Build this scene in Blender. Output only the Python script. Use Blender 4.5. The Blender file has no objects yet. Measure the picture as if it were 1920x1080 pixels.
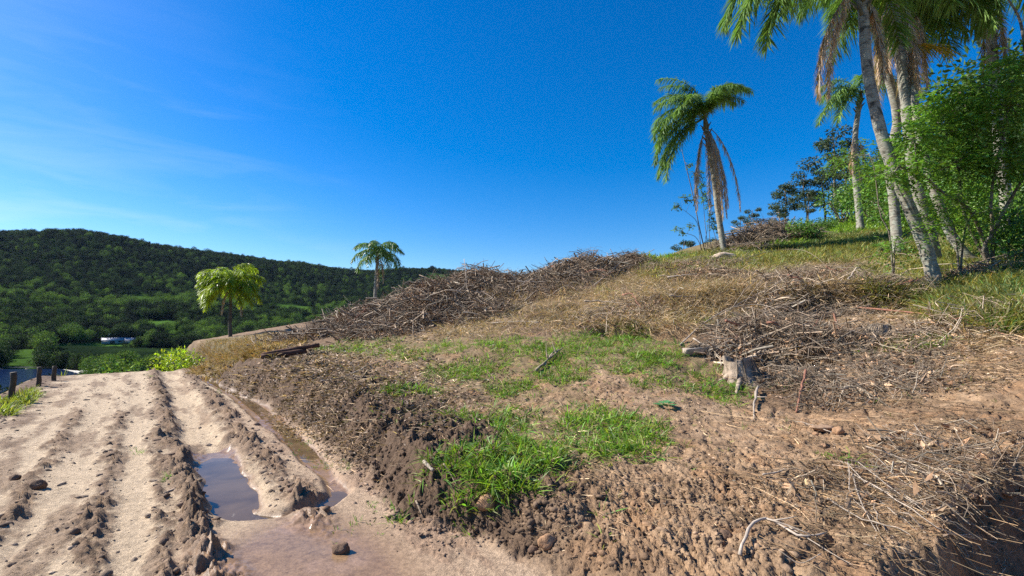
import bpy, math, random
import numpy as np
from mathutils import Vector, Matrix
R = math.radians
rng = np.random.default_rng(7)
random.seed(7)

# ---------------------------------------------------------------- camera, world, sun, exposure
F_PX, CX, CY, HZ = 880.0, 960.0, 540.0, 600.0
CAM = np.array([0.0, 0.0, 1.7])
PITCH = math.atan((HZ - CY) / F_PX)
scn = bpy.context.scene
COL = scn.collection
cd = bpy.data.cameras.new('camera'); cam = bpy.data.objects.new('camera', cd); COL.objects.link(cam)
cd.sensor_width = 36; cd.lens = F_PX / 1920 * 36; cd.clip_start = 0.05; cd.clip_end = 9000
cam.location = CAM; cam.rotation_euler = (math.pi / 2 + PITCH, 0, 0)
scn.camera = cam
SUN_DIR = Vector((-0.97, 0.20, 0)).normalized()
SUN_EL = R(40)
to_sun = Vector((SUN_DIR.x * math.cos(SUN_EL), SUN_DIR.y * math.cos(SUN_EL), math.sin(SUN_EL)))
sd = bpy.data.lights.new('sun', 'SUN'); sun = bpy.data.objects.new('sun', sd); COL.objects.link(sun)
sd.energy = 5.0; sd.angle = R(0.53); sd.color = (1.0, 0.945, 0.86)
sun.rotation_euler = to_sun.to_track_quat('Z', 'Y').to_euler()
w = bpy.data.worlds.new('World'); scn.world = w; w.use_nodes = True
nt = w.node_tree; nt.nodes.clear()
def N(nt, typ, **kw):
    n = nt.nodes.new(typ)
    for k, v in kw.items(): setattr(n, k, v)
    return n
sky = N(nt, 'ShaderNodeTexSky', sky_type='NISHITA', sun_disc=False)
sky.sun_elevation = SUN_EL; sky.sun_rotation = math.atan2(SUN_DIR.x, SUN_DIR.y)
sky.altitude = 300; sky.air_density = 1.0; sky.dust_density = 0.6; sky.ozone_density = 4.5
hs = N(nt, 'ShaderNodeHueSaturation'); hs.inputs['Saturation'].default_value = 1.45; hs.inputs['Hue'].default_value = 0.506; hs.inputs['Value'].default_value = 1.0
bg = N(nt, 'ShaderNodeBackground'); bg.inputs[1].default_value = 0.1
wo = N(nt, 'ShaderNodeOutputWorld')
tc = N(nt, 'ShaderNodeTexCoord')
# thin cirrus low in the sky on the left side of the valley
mp = N(nt, 'ShaderNodeMapping'); mp.inputs['Scale'].default_value = (2.2, 2.2, 13.0); mp.inputs['Rotation'].default_value = (R(-9), R(-11), 0)
nz = N(nt, 'ShaderNodeTexNoise'); nz.inputs['Scale'].default_value = 1.5; nz.inputs['Detail'].default_value = 7; nz.inputs['Roughness'].default_value = 0.55; nz.inputs['Distortion'].default_value = 0.5
rp = N(nt, 'ShaderNodeMapRange'); rp.inputs[1].default_value = 0.46; rp.inputs[2].default_value = 0.8
sx = N(nt, 'ShaderNodeSeparateXYZ')
mx = N(nt, 'ShaderNodeMapRange'); mx.inputs[1].default_value = -0.25; mx.inputs[2].default_value = -0.75
mz = N(nt, 'ShaderNodeMapRange'); mz.inputs[1].default_value = 0.55; mz.inputs[2].default_value = 0.16
m1 = N(nt, 'ShaderNodeMath', operation='MULTIPLY'); m2 = N(nt, 'ShaderNodeMath', operation='MULTIPLY'); m3 = N(nt, 'ShaderNodeMath', operation='MULTIPLY'); m3.inputs[1].default_value = 0.3
mix = N(nt, 'ShaderNodeMix', data_type='RGBA'); mix.inputs[7].default_value = (6.0, 6.6, 7.4, 1)
L = nt.links.new
L(tc.outputs['Generated'], mp.inputs[0]); L(mp.outputs[0], nz.inputs['Vector']); L(nz.outputs[0], rp.inputs[0])
L(tc.outputs['Generated'], sx.inputs[0]); L(sx.outputs[0], mx.inputs[0]); L(sx.outputs[2], mz.inputs[0])
L(rp.outputs[0], m1.inputs[0]); L(mx.outputs[0], m1.inputs[1]); L(m1.outputs[0], m2.inputs[0]); L(mz.outputs[0], m2.inputs[1]); L(m2.outputs[0], m3.inputs[0])
L(sky.outputs[0], hs.inputs['Color']); L(hs.outputs[0], mix.inputs[6]); L(m3.outputs[0], mix.inputs[0]); L(mix.outputs[2], bg.inputs[0]); L(bg.outputs[0], wo.inputs[0])
vs = scn.view_settings; vs.view_transform = 'Standard'; vs.look = 'None'; vs.exposure = 0.82; vs.gamma = 1.0; vs.use_curve_mapping = False
scn.cycles.max_bounces = 6; scn.cycles.transparent_max_bounces = 8; scn.cycles.diffuse_bounces = 3
scn.cycles.use_denoising = False

# ---------------------------------------------------------------- maths helpers
cp, sp = math.cos(PITCH), math.sin(PITCH)
def ray(px, py):
    a = (px - CX) / F_PX; b = (CY - py) / F_PX
    return np.array([a, cp - b * sp, sp + b * cp])     # forward tilted up by the pitch
def P(px, py, Y):
    d = ray(px, py); return CAM + d * (Y / d[1])
_ang = np.random.default_rng(11).uniform(0, 2 * math.pi, (256, 256)); _GX, _GY = np.cos(_ang), np.sin(_ang)
_RV = np.random.default_rng(12).uniform(0, 1, (256, 256)); _RU = np.random.default_rng(13).uniform(0, 1, (256, 256)); _RW = np.random.default_rng(14).uniform(0, 1, (256, 256))
def noise(x, y, s=0):
    x = x + s * 17.31; y = y + s * 9.77
    xi = np.floor(x).astype(int); yi = np.floor(y).astype(int); fx = x - xi; fy = y - yi
    u = fx * fx * fx * (fx * (fx * 6 - 15) + 10); v = fy * fy * fy * (fy * (fy * 6 - 15) + 10)
    def g(a, b):
        i, j = (xi + a) & 255, (yi + b) & 255
        return _GX[i, j] * (fx - a) + _GY[i, j] * (fy - b)
    n0 = g(0, 0) * (1 - u) + g(1, 0) * u; n1 = g(0, 1) * (1 - u) + g(1, 1) * u
    return (n0 * (1 - v) + n1 * v) * 1.5
def fbm(x, y, octv=4, s=0, gain=0.5):
    t = 0; a = 1.0; f = 1.0; tot = 0
    for o in range(octv):
        t = t + a * noise(x * f, y * f, s + o * 3); tot += a; a *= gain; f *= 2.03
    return t / tot
def domes(x, y, s=0, rad=0.75):           # rounded lumps of random size, one per cell
    x = x + s * 7.7; y = y + s * 5.1
    xi = np.floor(x).astype(int); yi = np.floor(y).astype(int); out = np.zeros_like(x)
    for a in (-1, 0, 1):
        for b in (-1, 0, 1):
            i, j = (xi + a) & 255, (yi + b) & 255
            dx = xi + a + _RV[i, j] - x; dy = yi + b + _RU[i, j] - y; h = _RW[i, j]
            rr = rad * (0.45 + 0.55 * h)
            q = 1 - (dx * dx + dy * dy) / (rr * rr)
            out = np.maximum(out, h * np.sqrt(np.clip(q, 0, 1)))
    return out
def sst(a, b, x):
    t = np.clip((x - a) / (b - a), 0, 1); return t * t * (3 - 2 * t)
class TPS:
    def __init__(s, pts, lam=1e-3):
        p = np.array(pts, float); s.c = p[:, :2]; n = len(p); s.k = np.abs(s.c).max(); s.c = s.c / s.k
        d2 = ((s.c[:, None] - s.c[None]) ** 2).sum(-1); K = 0.5 * d2 * np.log(d2 + 1e-12) + lam * np.eye(n)
        A = np.zeros((n + 3, n + 3)); A[:n, :n] = K; A[:n, n] = 1; A[:n, n + 1:] = s.c; A[n, :n] = 1; A[n + 1:, :n] = s.c.T
        s.w = np.linalg.solve(A, np.r_[p[:, 2], 0, 0, 0])
    def __call__(s, x, y):
        x = x / s.k; y = y / s.k; o = s.w[-3] + s.w[-2] * x + s.w[-1] * y
        for (a, b), w_ in zip(s.c, s.w):
            d2 = (x - a) ** 2 + (y - b) ** 2; o = o + w_ * 0.5 * d2 * np.log(d2 + 1e-12)
        return o

# ---------------------------------------------------------------- land shape
UX, UY = -0.62, 0.785                       # road runs this way; s is the offset to its right
def st(x, y): return x * UY - y * UX, x * UX + y * UY
near_px = [(420,655,17),(520,665,13.5),(620,690,10.4),(700,745,7.6),(760,805,6.0),(800,865,5.0),(600,645,14),(700,650,13),(900,640,11),(1100,640,10.5),
 (800,700,9.2),(900,740,7.6),(1000,700,8.6),(1200,600,12),(880,610,14.5),(880,528,19),(960,530,19.5),(1100,512,20),(1200,492,21.5),(1000,560,16.5),(1300,560,13),(1400,525,15),
 (780,560,18.5),(700,590,18.5),(620,612,19.5),(560,625,20),(500,640,20),(430,632,38),(703,590,46),(1290,478,25),(1360,466,27.5),(1440,452,27.5),(1500,445,28),(1600,428,30),(1700,405,32),(1753,531,12),(1886,442,16),(1800,470,15.5),
 (1900,640,7.5),(1645,612,9.5),(1390,706,8.3),(1500,785,6.5),(1245,762,6.6),(1100,760,6.8),(1150,830,5.2),(950,905,4.3),(900,985,3.7),(1200,1000,3.5),(1400,960,3.7),(1600,1000,3.3),(1600,850,4.8),
 (1700,750,6.1),(1850,760,5.6),(1560,540,13.4),(1480,620,10.3),(1300,640,9.6),(1200,680,8.6),(1760,600,8.6),(1900,540,10),(1900,880,4.2),(1500,500,17),(1650,470,19),
 (1550,388,60),(1640,345,75),(1800,300,75),(1920,250,75),(1800,400,35),(1920,360,35),(1380,452,45),(1250,480,40),(1000,560,30),(1500,425,45)]
npts = [tuple(P(*q)) for q in near_px]
npts += [(0,1.5,0.0),(3,1.2,0.15),(6,2,0.5),(-3,1,0),(0,-5,0),(10,-4,1.0),(20,0,4),(40,10,12),(60,40,30),(-6,-6,-0.2),(9,6,1.8),(14,9,3.2),(-10,30,1.0),(-16,30,0.8),(-4,34,0.5),(8,40,3.5)]
NEAR = TPS(npts, 2e-4)
far_px = [(60,700,200),(230,662,430),(300,625,520),(520,585,750),(0,568,600),(0,508,800),(0,446,1050),(-300,450,1000),(200,450,1080),(120,440,1060),(450,488,1250),(660,514,1500),(800,509,1600),(860,513,1700),(940,520,1800),(660,548,1100),
 (200,528,800),(400,540,950),(200,605,540),(1200,520,1900),(1000,560,1200),(900,600,700),(400,640,500),(700,640,500),(560,500,1300),(300,465,1160)]
fpts = [tuple(P(*q)) for q in far_px]
for a in (-60,-30,0,30): fpts.append((2600 * math.sin(R(a)), 2600 * math.cos(R(a)), 40))
fpts += [(-120,60,-25),(-60,110,-24),(-150,150,-25),(-60,200,-25),(-240,260,-25),(-330,180,-25),(-120,320,-25),(-500,250,-22),(-330,380,-20),(60,160,2),(120,120,42),(150,60,50),(200,200,52),(300,100,70),(0,110,-8),(100,300,20),(-20,160,-20),
         (0,-200,-10),(200,-200,40),(-200,-200,-25),(-200,0,-25),(-900,100,80),(-900,-300,60),(900,300,60),(500,800,40),(0,-1500,60),(-1500,-1500,100),(1500,-1500,100)]
FAR = TPS(fpts, 1e-4)
foot = np.array([(-40,53),(-15.4,23.5),(-12.4,18.4),(-9.5,14.6),(-5.9,10.6),(-3.3,7.55),(-1.64,5.2),(-0.95,4.1),(-0.3,3.72),(0.25,3.2),(0.7,2.4),(3.0,1.2),(8,0.2),(20,-4)])
def poly_d(x, y, pl):                        # signed distance, positive to the left-hand side reversed = hill side
    best = np.full(x.shape, 1e9); sg = np.ones_like(x)
    for (ax, ay), (bx, by) in zip(pl[:-1], pl[1:]):
        ex, ey = bx - ax, by - ay; L2 = ex * ex + ey * ey
        t = np.clip(((x - ax) * ex + (y - ay) * ey) / L2, 0, 1)
        d = np.hypot(x - ax - t * ex, y - ay - t * ey); c = ex * (y - ay) - ey * (x - ax)
        m = d < best; best = np.where(m, d, best); sg = np.where(m, np.sign(c), sg)
    return best * sg
def line_d(x, y, pl):
    return np.abs(poly_d(x, y, np.array(pl)))
PIT = P(1900, 1010, 3.1)
stream = [(-9.2,14.3),(-6.2,10.9),(-4.7,9.0),(-3.75,7.7),(-2.75,6.4),(-2.05,5.35),(-1.72,4.85),(-1.78,4.45),(-2.05,4.28),(-2.4,4.3),(-2.7,4.55)]
LEDGES = [([(1470,588,11.7),(1560,576,11.8),(1640,585,11.2),(1705,592,10.8)], .42, 1.3), ([(1120,606,11.8),(1200,614,11.2),(1295,630,10.4)], .25, 1.0), ([(1430,660,9.5),(1500,690,8.7),(1600,702,8.2)], .2, .9), ([(1340,470,24),(1500,462,22)], .2, 1.0), ([(960,585,14.5),(1080,575,14.5)], .22, 1.2)]
def base_height(x, y):
    s, t = st(x, y); r = np.hypot(x, y)
    d = poly_d(x, y, foot) + 0.12 * noise(x * 0.9, y * 0.9, 3) + 0.05 * noise(x * 3, y * 3, 4)
    hill = NEAR(x, y)
    wid = 0.20 + 0.6 * sst(0.5, 4, x)          # the cut bank is steep along the road and eases off to the right
    S = sst(0, 1, d / (wid + 0.25))
    road = 0.02 * noise(x * 0.5, y * 0.5, 8)
    wid = wid + 1.5 * sst(13.5, 19, t); S = sst(0, 1, d / (wid + 0.25))
    z0_ = 0
    # drops beyond the road's left edge and its far end
    dl = np.clip(-s - 2.25, 0, None); de = np.clip(t - 19.6, 0, None)
    drop = np.minimum(0.55 * dl * sst(-.2, 0.7, dl) + 0.42 * de * sst(0, 3, de), 22)
    z = road * (1 - S) - drop * (1 - S) + hill * S
    z = z + 0.13 * sst(.15, .5, d) * (1 - sst(.9, 2.6, d)) * (1 - sst(-.5, 1.2, x)) * (1 - sst(14, 19, t)) * (1 + .6 * noise(x * 1.5, y * 1.5, 18))
    z = z - np.minimum(0.5 * np.clip(t - 20.6, 0, None), 0.9) * S * (1 - sst(0.6, 3.2, d)) * (1 - sst(32, 40, t))
    for ppx, ppy, Y, a, rx, ry in [(1060,520,19.5,.42,1.6,1.3),(1180,492,21.5,.45,1.0,1.0),(900,530,19,.45,1.3,1.2),(800,562,17.5,.55,1.6,1.4),(660,600,18.5,.45,1.8,1.3),(1430,445,27.5,.7,2.2,1.5),
                               (1400,560,12.6,.4,1.1,.8),(1600,540,12.2,.35,1.3,.8),(1250,560,13,.3,1.2,.8),(1000,600,13.5,.25,1.5,.8)]:
        q = P(ppx, ppy, Y); z = z + a * np.exp(-((x - q[0]) / rx) ** 2 - ((y - q[1]) / ry) ** 2)
    for lp, lh_, lw_ in LEDGES:
        pl_ = np.array([P(*q)[:2] for q in lp]); e0, e1 = pl_[0], pl_[-1]; dl_ = poly_d(x, y, pl_) + .12 * noise(x * 2, y * 2, 16) + .05 * noise(x * 6, y * 6, 17)
        L_ = np.hypot(*(e1 - e0)); al_ = ((x - e0[0]) * (e1 - e0)[0] + (y - e0[1]) * (e1 - e0)[1]) / L_
        z = z - lh_ * sst(-.12, .10, -dl_) * (1 - sst(.3, lw_, -dl_)) * sst(-.3, .3, al_) * (1 - sst(L_ - .3, L_ + .3, al_)) + .4 * lh_ * sst(-.1, .12, dl_) * (1 - sst(.2, lw_, dl_)) * sst(-.3, .3, al_) * (1 - sst(L_ - .3, L_ + .3, al_))
    pa = P(1700, 1085, 3.0); pb = P(1885, 850, 4.5); ux_, uy_ = pb[0] - pa[0], pb[1] - pa[1]; ln_ = math.hypot(ux_, uy_); ux_ /= ln_; uy_ /= ln_
    al = (x - pa[0]) * ux_ + (y - pa[1]) * uy_; ac = (x - pa[0]) * uy_ - (y - pa[1]) * ux_ + 0.10 * noise(x * 2.2, y * 2.2, 14) + 0.04 * noise(x * 7, y * 7, 15)
    z = z - 0.62 * sst(-0.05, 0.30, ac) * (1 - sst(ln_ - 0.3, ln_ + 0.5, al)) * (1 - 0.8 * sst(0.9, 2.6, ac))
    z = z - 0.35 * sst(0, 1, 1 - np.hypot((x - 5.6) / 1.1, (y - 8.6) / 0.45)) * 0.6
    k = sst(48, 95, r)
    return np.where(k > 0, z * (1 - k) + FAR(x, y) * k, z), s, t, d, S

az = np.concatenate([np.linspace(-180, -58, 36)[:-1], np.linspace(-58, 58, 760), np.linspace(58, 180, 36)[1:]])
rr_ = np.concatenate([np.geomspace(0.3, 2.3, 12)[:-1], np.geomspace(2.3, 45, 560)[:-1], np.geomspace(45, 2900, 150)])
NA, NR = len(az), len(rr_)
A, RR = np.meshgrid(np.radians(az), rr_, indexing='ij')
GXX, GYY = RR * np.sin(A), RR * np.cos(A)
Z0, GS, GT, GD, GB = base_height(GXX, GYY)
azr = np.radians(az); lr = np.log(rr_); _ii = np.arange(NA); _jj = np.arange(NR)
def samp(F, x, y):
    a = np.arctan2(x, y); l = np.log(np.maximum(np.hypot(x, y), 0.31))
    fa = np.interp(a, azr, _ii); fl = np.interp(l, lr, _jj)
    i = np.clip(fa.astype(int), 0, NA - 2); j = np.clip(fl.astype(int), 0, NR - 2); u = fa - i; v = fl - j
    return F[i, j] * (1 - u) * (1 - v) + F[i + 1, j] * u * (1 - v) + F[i, j + 1] * (1 - u) * v + F[i + 1, j + 1] * u * v
def hit(px, py, F=None):
    """where the line of sight through the photograph's pixel meets the ground"""
    F = Z0 if F is None else F
    px = np.atleast_1d(np.asarray(px, float)); py = np.atleast_1d(np.asarray(py, float)); 
    d = np.stack([(px - CX) / F_PX, cp - (CY - py) / F_PX * sp, sp + (CY - py) / F_PX * cp], -1)
    ts = np.geomspace(1.5, 2500, 900)
    out = np.full((len(px), 3), np.nan)
    for c0 in range(0, len(px), 4000):
        dd = d[c0:c0 + 4000]
        X = dd[:, 0:1] * ts; Y = dd[:, 1:2] * ts; Zr = CAM[2] + dd[:, 2:3] * ts
        g = Zr - samp(F, X, Y); below = g < 0
        has = below.any(1); k = np.clip(below.argmax(1), 1, None); ii = np.arange(len(dd))
        g0, g1 = g[ii, k - 1], g[ii, k]; f = g0 / np.maximum(g0 - g1, 1e-9); tt = ts[k - 1] * (1 - f) + ts[k] * f
        q = np.stack([dd[:, 0] * tt, dd[:, 1] * tt, CAM[2] + dd[:, 2] * tt], -1); q[~has] = np.nan
        out[c0:c0 + 4000] = q
    return out
def hit1(px, py): 
    q = hit([px], [py])[0]; return q

# zones of the ground: (px, py): dark (moist soil, also shade painted into hollows), pale sand, straw litter, grass cover, orange clay, roughness(cm)
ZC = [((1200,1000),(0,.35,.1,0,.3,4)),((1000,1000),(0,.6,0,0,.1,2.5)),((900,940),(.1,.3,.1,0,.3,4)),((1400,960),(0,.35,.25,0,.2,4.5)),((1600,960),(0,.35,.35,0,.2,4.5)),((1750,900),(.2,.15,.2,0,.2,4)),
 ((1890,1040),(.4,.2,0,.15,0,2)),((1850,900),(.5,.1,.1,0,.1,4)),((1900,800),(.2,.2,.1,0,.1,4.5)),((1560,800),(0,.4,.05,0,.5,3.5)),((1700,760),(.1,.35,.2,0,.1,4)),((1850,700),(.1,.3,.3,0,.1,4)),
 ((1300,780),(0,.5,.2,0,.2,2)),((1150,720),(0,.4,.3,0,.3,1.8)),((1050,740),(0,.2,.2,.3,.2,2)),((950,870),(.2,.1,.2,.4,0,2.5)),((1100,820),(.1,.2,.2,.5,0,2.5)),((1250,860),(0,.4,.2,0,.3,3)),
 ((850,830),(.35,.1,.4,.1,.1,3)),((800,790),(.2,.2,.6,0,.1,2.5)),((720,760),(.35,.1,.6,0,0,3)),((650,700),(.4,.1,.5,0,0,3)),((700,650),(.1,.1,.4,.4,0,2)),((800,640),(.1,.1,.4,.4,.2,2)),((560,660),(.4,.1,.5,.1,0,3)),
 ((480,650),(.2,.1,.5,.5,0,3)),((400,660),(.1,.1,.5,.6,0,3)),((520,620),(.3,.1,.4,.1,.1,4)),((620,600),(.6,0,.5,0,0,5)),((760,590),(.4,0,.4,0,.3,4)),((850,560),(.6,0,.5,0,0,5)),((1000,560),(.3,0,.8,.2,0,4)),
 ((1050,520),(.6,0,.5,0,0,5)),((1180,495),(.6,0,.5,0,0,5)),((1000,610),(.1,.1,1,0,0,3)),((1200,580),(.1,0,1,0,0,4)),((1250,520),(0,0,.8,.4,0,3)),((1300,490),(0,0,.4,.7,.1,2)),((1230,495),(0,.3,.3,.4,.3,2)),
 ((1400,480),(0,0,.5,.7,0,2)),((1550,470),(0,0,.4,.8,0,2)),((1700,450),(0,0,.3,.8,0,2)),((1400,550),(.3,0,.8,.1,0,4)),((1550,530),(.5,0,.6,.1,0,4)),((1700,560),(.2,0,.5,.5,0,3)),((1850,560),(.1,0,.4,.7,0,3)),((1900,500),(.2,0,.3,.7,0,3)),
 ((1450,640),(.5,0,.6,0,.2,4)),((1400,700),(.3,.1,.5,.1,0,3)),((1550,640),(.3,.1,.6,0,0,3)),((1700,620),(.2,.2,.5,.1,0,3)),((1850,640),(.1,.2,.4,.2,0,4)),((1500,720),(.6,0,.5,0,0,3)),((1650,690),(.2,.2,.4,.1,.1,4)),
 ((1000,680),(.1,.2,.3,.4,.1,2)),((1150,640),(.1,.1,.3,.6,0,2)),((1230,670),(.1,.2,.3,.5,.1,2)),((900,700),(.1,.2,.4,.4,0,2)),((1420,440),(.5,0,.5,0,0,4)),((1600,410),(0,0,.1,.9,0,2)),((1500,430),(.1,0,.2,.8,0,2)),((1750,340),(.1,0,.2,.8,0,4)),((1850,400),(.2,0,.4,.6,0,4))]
zh = hit([c[0][0] for c in ZC], [c[0][1] for c in ZC]); zv = np.array([c[1] for c in ZC], float)
ok = ~np.isnan(zh[:, 0]); zh, zv = zh[ok], zv[ok]
za, zl = np.arctan2(zh[:, 0], zh[:, 1]), np.log(np.hypot(zh[:, 0], zh[:, 1]))
nearm = RR < 120
ax_ = A + 0.03 * fbm(GXX * 1.3, GYY * 1.3, 3, 21); lx_ = np.log(RR) + 0.045 * fbm(GXX * 1.3, GYY * 1.3, 3, 33)
W = np.zeros_like(A); ZN = np.zeros(A.shape + (6,))
for a0, l0, v0 in zip(za, zl, zv):
    w_ = 1.0 / (((ax_ - a0) ** 2 + ((lx_ - l0) * 0.8) ** 2) + 2e-4) ** 2
    W += w_; ZN += w_[..., None] * v0
ZN /= W[..., None]
D_, S_, L_, G_, C_, RO = [ZN[..., i].copy() for i in range(6)]

x, y, s, t = GXX, GYY, GS, GT
onroad = (1 - sst(-0.05, 0.12, GD)) * sst(-2.6, -2.2, s) * (1 - sst(19.5, 21, t))
bank = sst(-0.05, 0.1, GD) * (1 - sst(0.9, 1.9, GD + .3 * noise(GXX * 1.3, GYY * 1.3, 19))) * (1 + .8 * sst(12, 18, GT)) * (1 - sst(-0.6, 1.2, x)) 
leftberm = np.exp(-((s + 2.15 + 0.15 * noise(x, y, 2)) / 0.28) ** 2) * (GD < 0)
wob = 0.10 * noise(x * 0.8, y * 0.8, 40) + 0.05 * noise(x * 3, y * 3, 41)
def band(c, wd, tt0=-9, tt1=99): return np.exp(-((s - c + wob) / wd) ** 4) * sst(tt0, tt0 + 1.0, t) * (1 - sst(tt1 - 1.2, tt1, t))
rut = band(0.80, 0.24, 4.5, 25) * onroad
rut2 = band(-1.15, 0.30, -5, 14) * onroad
rut3 = band(-0.52, 0.16, -5, 30) * onroad
rut4 = band(0.02, 0.12, -5, 30) * onroad
ridge = lambda c, wd, a=-5, b=40: np.exp(-((s - c + wob) / wd) ** 2) * sst(a, a + 1, t) * (1 - sst(b - 1.5, b, t)) * onroad
rg1 = 1.9 * ridge(0.42, 0.12); rg2 = ridge(-0.22, 0.10, -5, 12); rg3 = ridge(-0.82, 0.10, -5, 13); rg4 = 1.5 * ridge(1.27, 0.15, 3.6, 30); rg5 = ridge(0.2, .06, 2, 10); rg6 = ridge(-1.62, .12, 2, 9) * 0.7
bars = ridge(-1.2, .7, 12.5, 14.2) * 0.3
rough_n = fbm(x * 2.2, y * 2.2, 3, 50)
wet_end = sst(0, 1, 1.25 - np.hypot((s - 0.95) / 0.85, (t - 3.4) / 1.5)) * onroad      # silt fan in front of the puddle
sd_ = line_d(x, y, stream)
strw = 0.05 + 0.10 * sst(7, 9.5, t) + 0.05 * sst(5.5, 6.3, t) + 0.03 * noise(x * 2, y * 2, 61)
strm = 1 - sst(strw, strw + 0.10, sd_)
crust = sst(-.06, .10, fbm(x * 6, y * 6, 4, 150)) + .8 * sst(.05, .2, fbm(x * 13, y * 13, 3, 153)) - .9 * sst(.12, .3, fbm(x * 10, y * 10, 3, 156))
clod1 = domes(x * 7, y * 7, 1); clod2 = domes(x * 15, y * 15, 2); clod3 = domes(x * 30, y * 30, 3)
ridges = (0.55 + .75 * sst(-.3, .3, fbm(s * 5, t * .8, 3, 160)) + .5 * fbm(x * 3.5, y * 3.5, 3, 163)) * np.clip(rg1 + 0.8 * rg2 + 0.9 * rg3 + rg4 + 0.6 * rg5 + rg6 + bars + 0.9 * leftberm, 0, 2.0) * (0.55 + 0.75 * np.clip(0.5 + rough_n * 1.6, 0, 1)) * (1 - 0.9 * strm)
Z = Z0.copy()
Z += -(0.085 + 0.06 * (1 - sst(6.2, 7.0, t))) * rut - 0.02 * rut2 - 0.012 * rut3 - 0.012 * rut4
Z += ridges * (0.008 + 0.016 * clod1 + 0.022 * clod2 + 0.012 * clod3 + 0.020 * crust * (1 - sst(12, 18, RR)))
Z += onroad * (1 - wet_end) * (0.012 * sst(.0, .25, fbm(s * 3.2 + wob * 2, t * .55, 4, 172)) * crust + 0.003 * fbm(x * 5, y * 5, 3, 70) + 0.006 * clod2 * np.clip(rough_n * 2 + .3, 0, 1) + 0.006 * clod3 * np.clip(rough_n * 2 + .6, 0, 1)) 
# tyre lug prints in the pale strips
lug = sst(.2, .5, np.sin(t * 2 * math.pi / 0.14 + np.abs(s - 1.05 + wob) * 16 + 2 * noise(x * 2, y * 2, 231))) * sst(-.2, .2, noise(x * 1.2, y * 1.2, 232)) * (band(1.05, 0.16, 7, 17) + 0.5 * band(-.05, .14, 4, 16) + .5 * band(-1.4, .16, 3, 14)) * onroad
Z -= 0.009 * lug
Z -= 0.065 * strm * (1 - sst(0.2, 0.5, GD)) - 0.012 * wet_end
Z += wet_end * 0.006 * np.sin(s * 9 + 3 * noise(x * 1.5, y * 1.5, 77))
# bank: gouged soil with runs down the face
nb = bank
Z += nb * (0.025 * crust + 0.02 * sst(-.02, .12, fbm(x * 12, y * 12, 4, 191)) + 0.09 * fbm(x * 3.0, y * 3.0, 5, 80, .6) + 0.02 * clod1 + 0.012 * clod2 - 0.07 * np.clip(noise(s * 1.2, t * 5.0, 82), 0, 1))
# hill side: roughness by zone
hs_ = GB * (1 - sst(40, 90, RR)); am = RO / 4.0
spikes = clod2 * 0.6 + clod3 * 0.35 + clod1 * 0.5
peds = sst(-.02, .08, fbm(x * 24 + 2 * rough_n, y * 12, 4, 190, .65)) + .9 * sst(.0, .08, fbm(x * 44, y * 25, 3, 193)) - 1.5 * sst(.12, .25, fbm(x * 14, y * 7, 3, 196))
calm = sst(-.3, .2, fbm(x * .8, y * .8, 3, 199))
Z += hs_ * am * (1 - sst(9, 16, RR)) * (.3 + .9 * calm) * (0.013 * peds + .045 * fbm(x * 4, y * 4, 7, 197, .68) + .010 * fbm(x * 34, y * 28, 2, 198))
rill = np.clip(1 - np.abs(noise(x * 2.2 + noise(x * 1.1, y * 1.1, 240), y * .9, 241)) * 9, 0, 1)
Z -= hs_ * am * .05 * rill * (1 - sst(10, 16, RR))
Z += hs_ * am * (0.008 * crust * (1 - sst(9, 16, RR)) + 0.010 * spikes * np.clip(0.65 + 1.2 * rough_n, 0.15, 1.3) + 0.045 * fbm(x * 2.5, y * 2.5, 5, 90, 0.55) + 0.05 * fbm(x * .9, y * .9, 2, 95))
Z += (1 - hs_) * (1 - onroad) * (GB < .5) * 0.05 * fbm(x * 2, y * 2, 4, 97) * (RR < 90)
Z += sst(90, 300, RR) * (6.0 * fbm(x * 0.012, y * 0.012, 4, 99) + sst(500, 900, RR) * 13 * fbm(x * .0045, y * .0045, 3, 101))
lawn = np.zeros_like(Z)
# flat lawn benches in the valley
LAWNS = [(205,652,95,13,.95),(315,640,40,8,.7),(300,612,42,10,.75),(440,572,38,10,.5),(545,578,45,9,.7),(470,585,30,8,.5),(265,560,38,9,.45),(640,500,20,4,.5),(720,510,60,4,.35),(40,665,20,9,.4),(820,520,18,4,.4)]
lv = []
for (lx, ly, lw, lh, lb) in LAWNS:
    q = hit1(lx, ly); e = hit1(lx + lw, ly); n_ = hit1(lx, ly - lh)
    if np.isnan(q).any(): continue
    vx = e[0] - q[0] if not np.isnan(e[0]) else lw / F_PX * q[1]
    vy = (n_[1] - q[1]) if not np.isnan(n_[1]) else 60
    lv.append((q[0], q[1], abs(vx) * 1.35, min(abs(vy) * 1.5, 160), lb))
def lawn_at(x, y):
    o = np.zeros_like(x)
    for (a, b, vx, vy, lb) in lv:
        ang = math.atan2(a, b)
        dx, dy = x - a, y - b; rx = dx * math.cos(ang) - dy * math.sin(ang); ry = dx * math.sin(ang) + dy * math.cos(ang)
        o = np.maximum(o, lb * (1 - sst(0.75, 1.15, np.hypot(rx / vx, ry / vy) + 0.25 * noise(x * .02, y * .02, 5))))
    return o
far_m = RR > 90
lawn[far_m] = lawn_at(x[far_m], y[far_m])
POND = [(-520, 100), (-520, 252), (-300, 254), (-244, 256), (-215, 235), (-175, 190), (-120, 130), (-130, 100), (-250, 85)]
pd = np.full(Z.shape, -99.0); pm = (RR > 60) & (RR < 700)
pp = np.array(POND + [POND[0]], float); pd[pm] = poly_d(x[pm], y[pm], pp[::-1])
Z = np.where(pm, Z * (1 - sst(-12, 2, pd)) + np.where(pd > 0, -27, -24.3) * sst(-12, 2, pd), Z)

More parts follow.
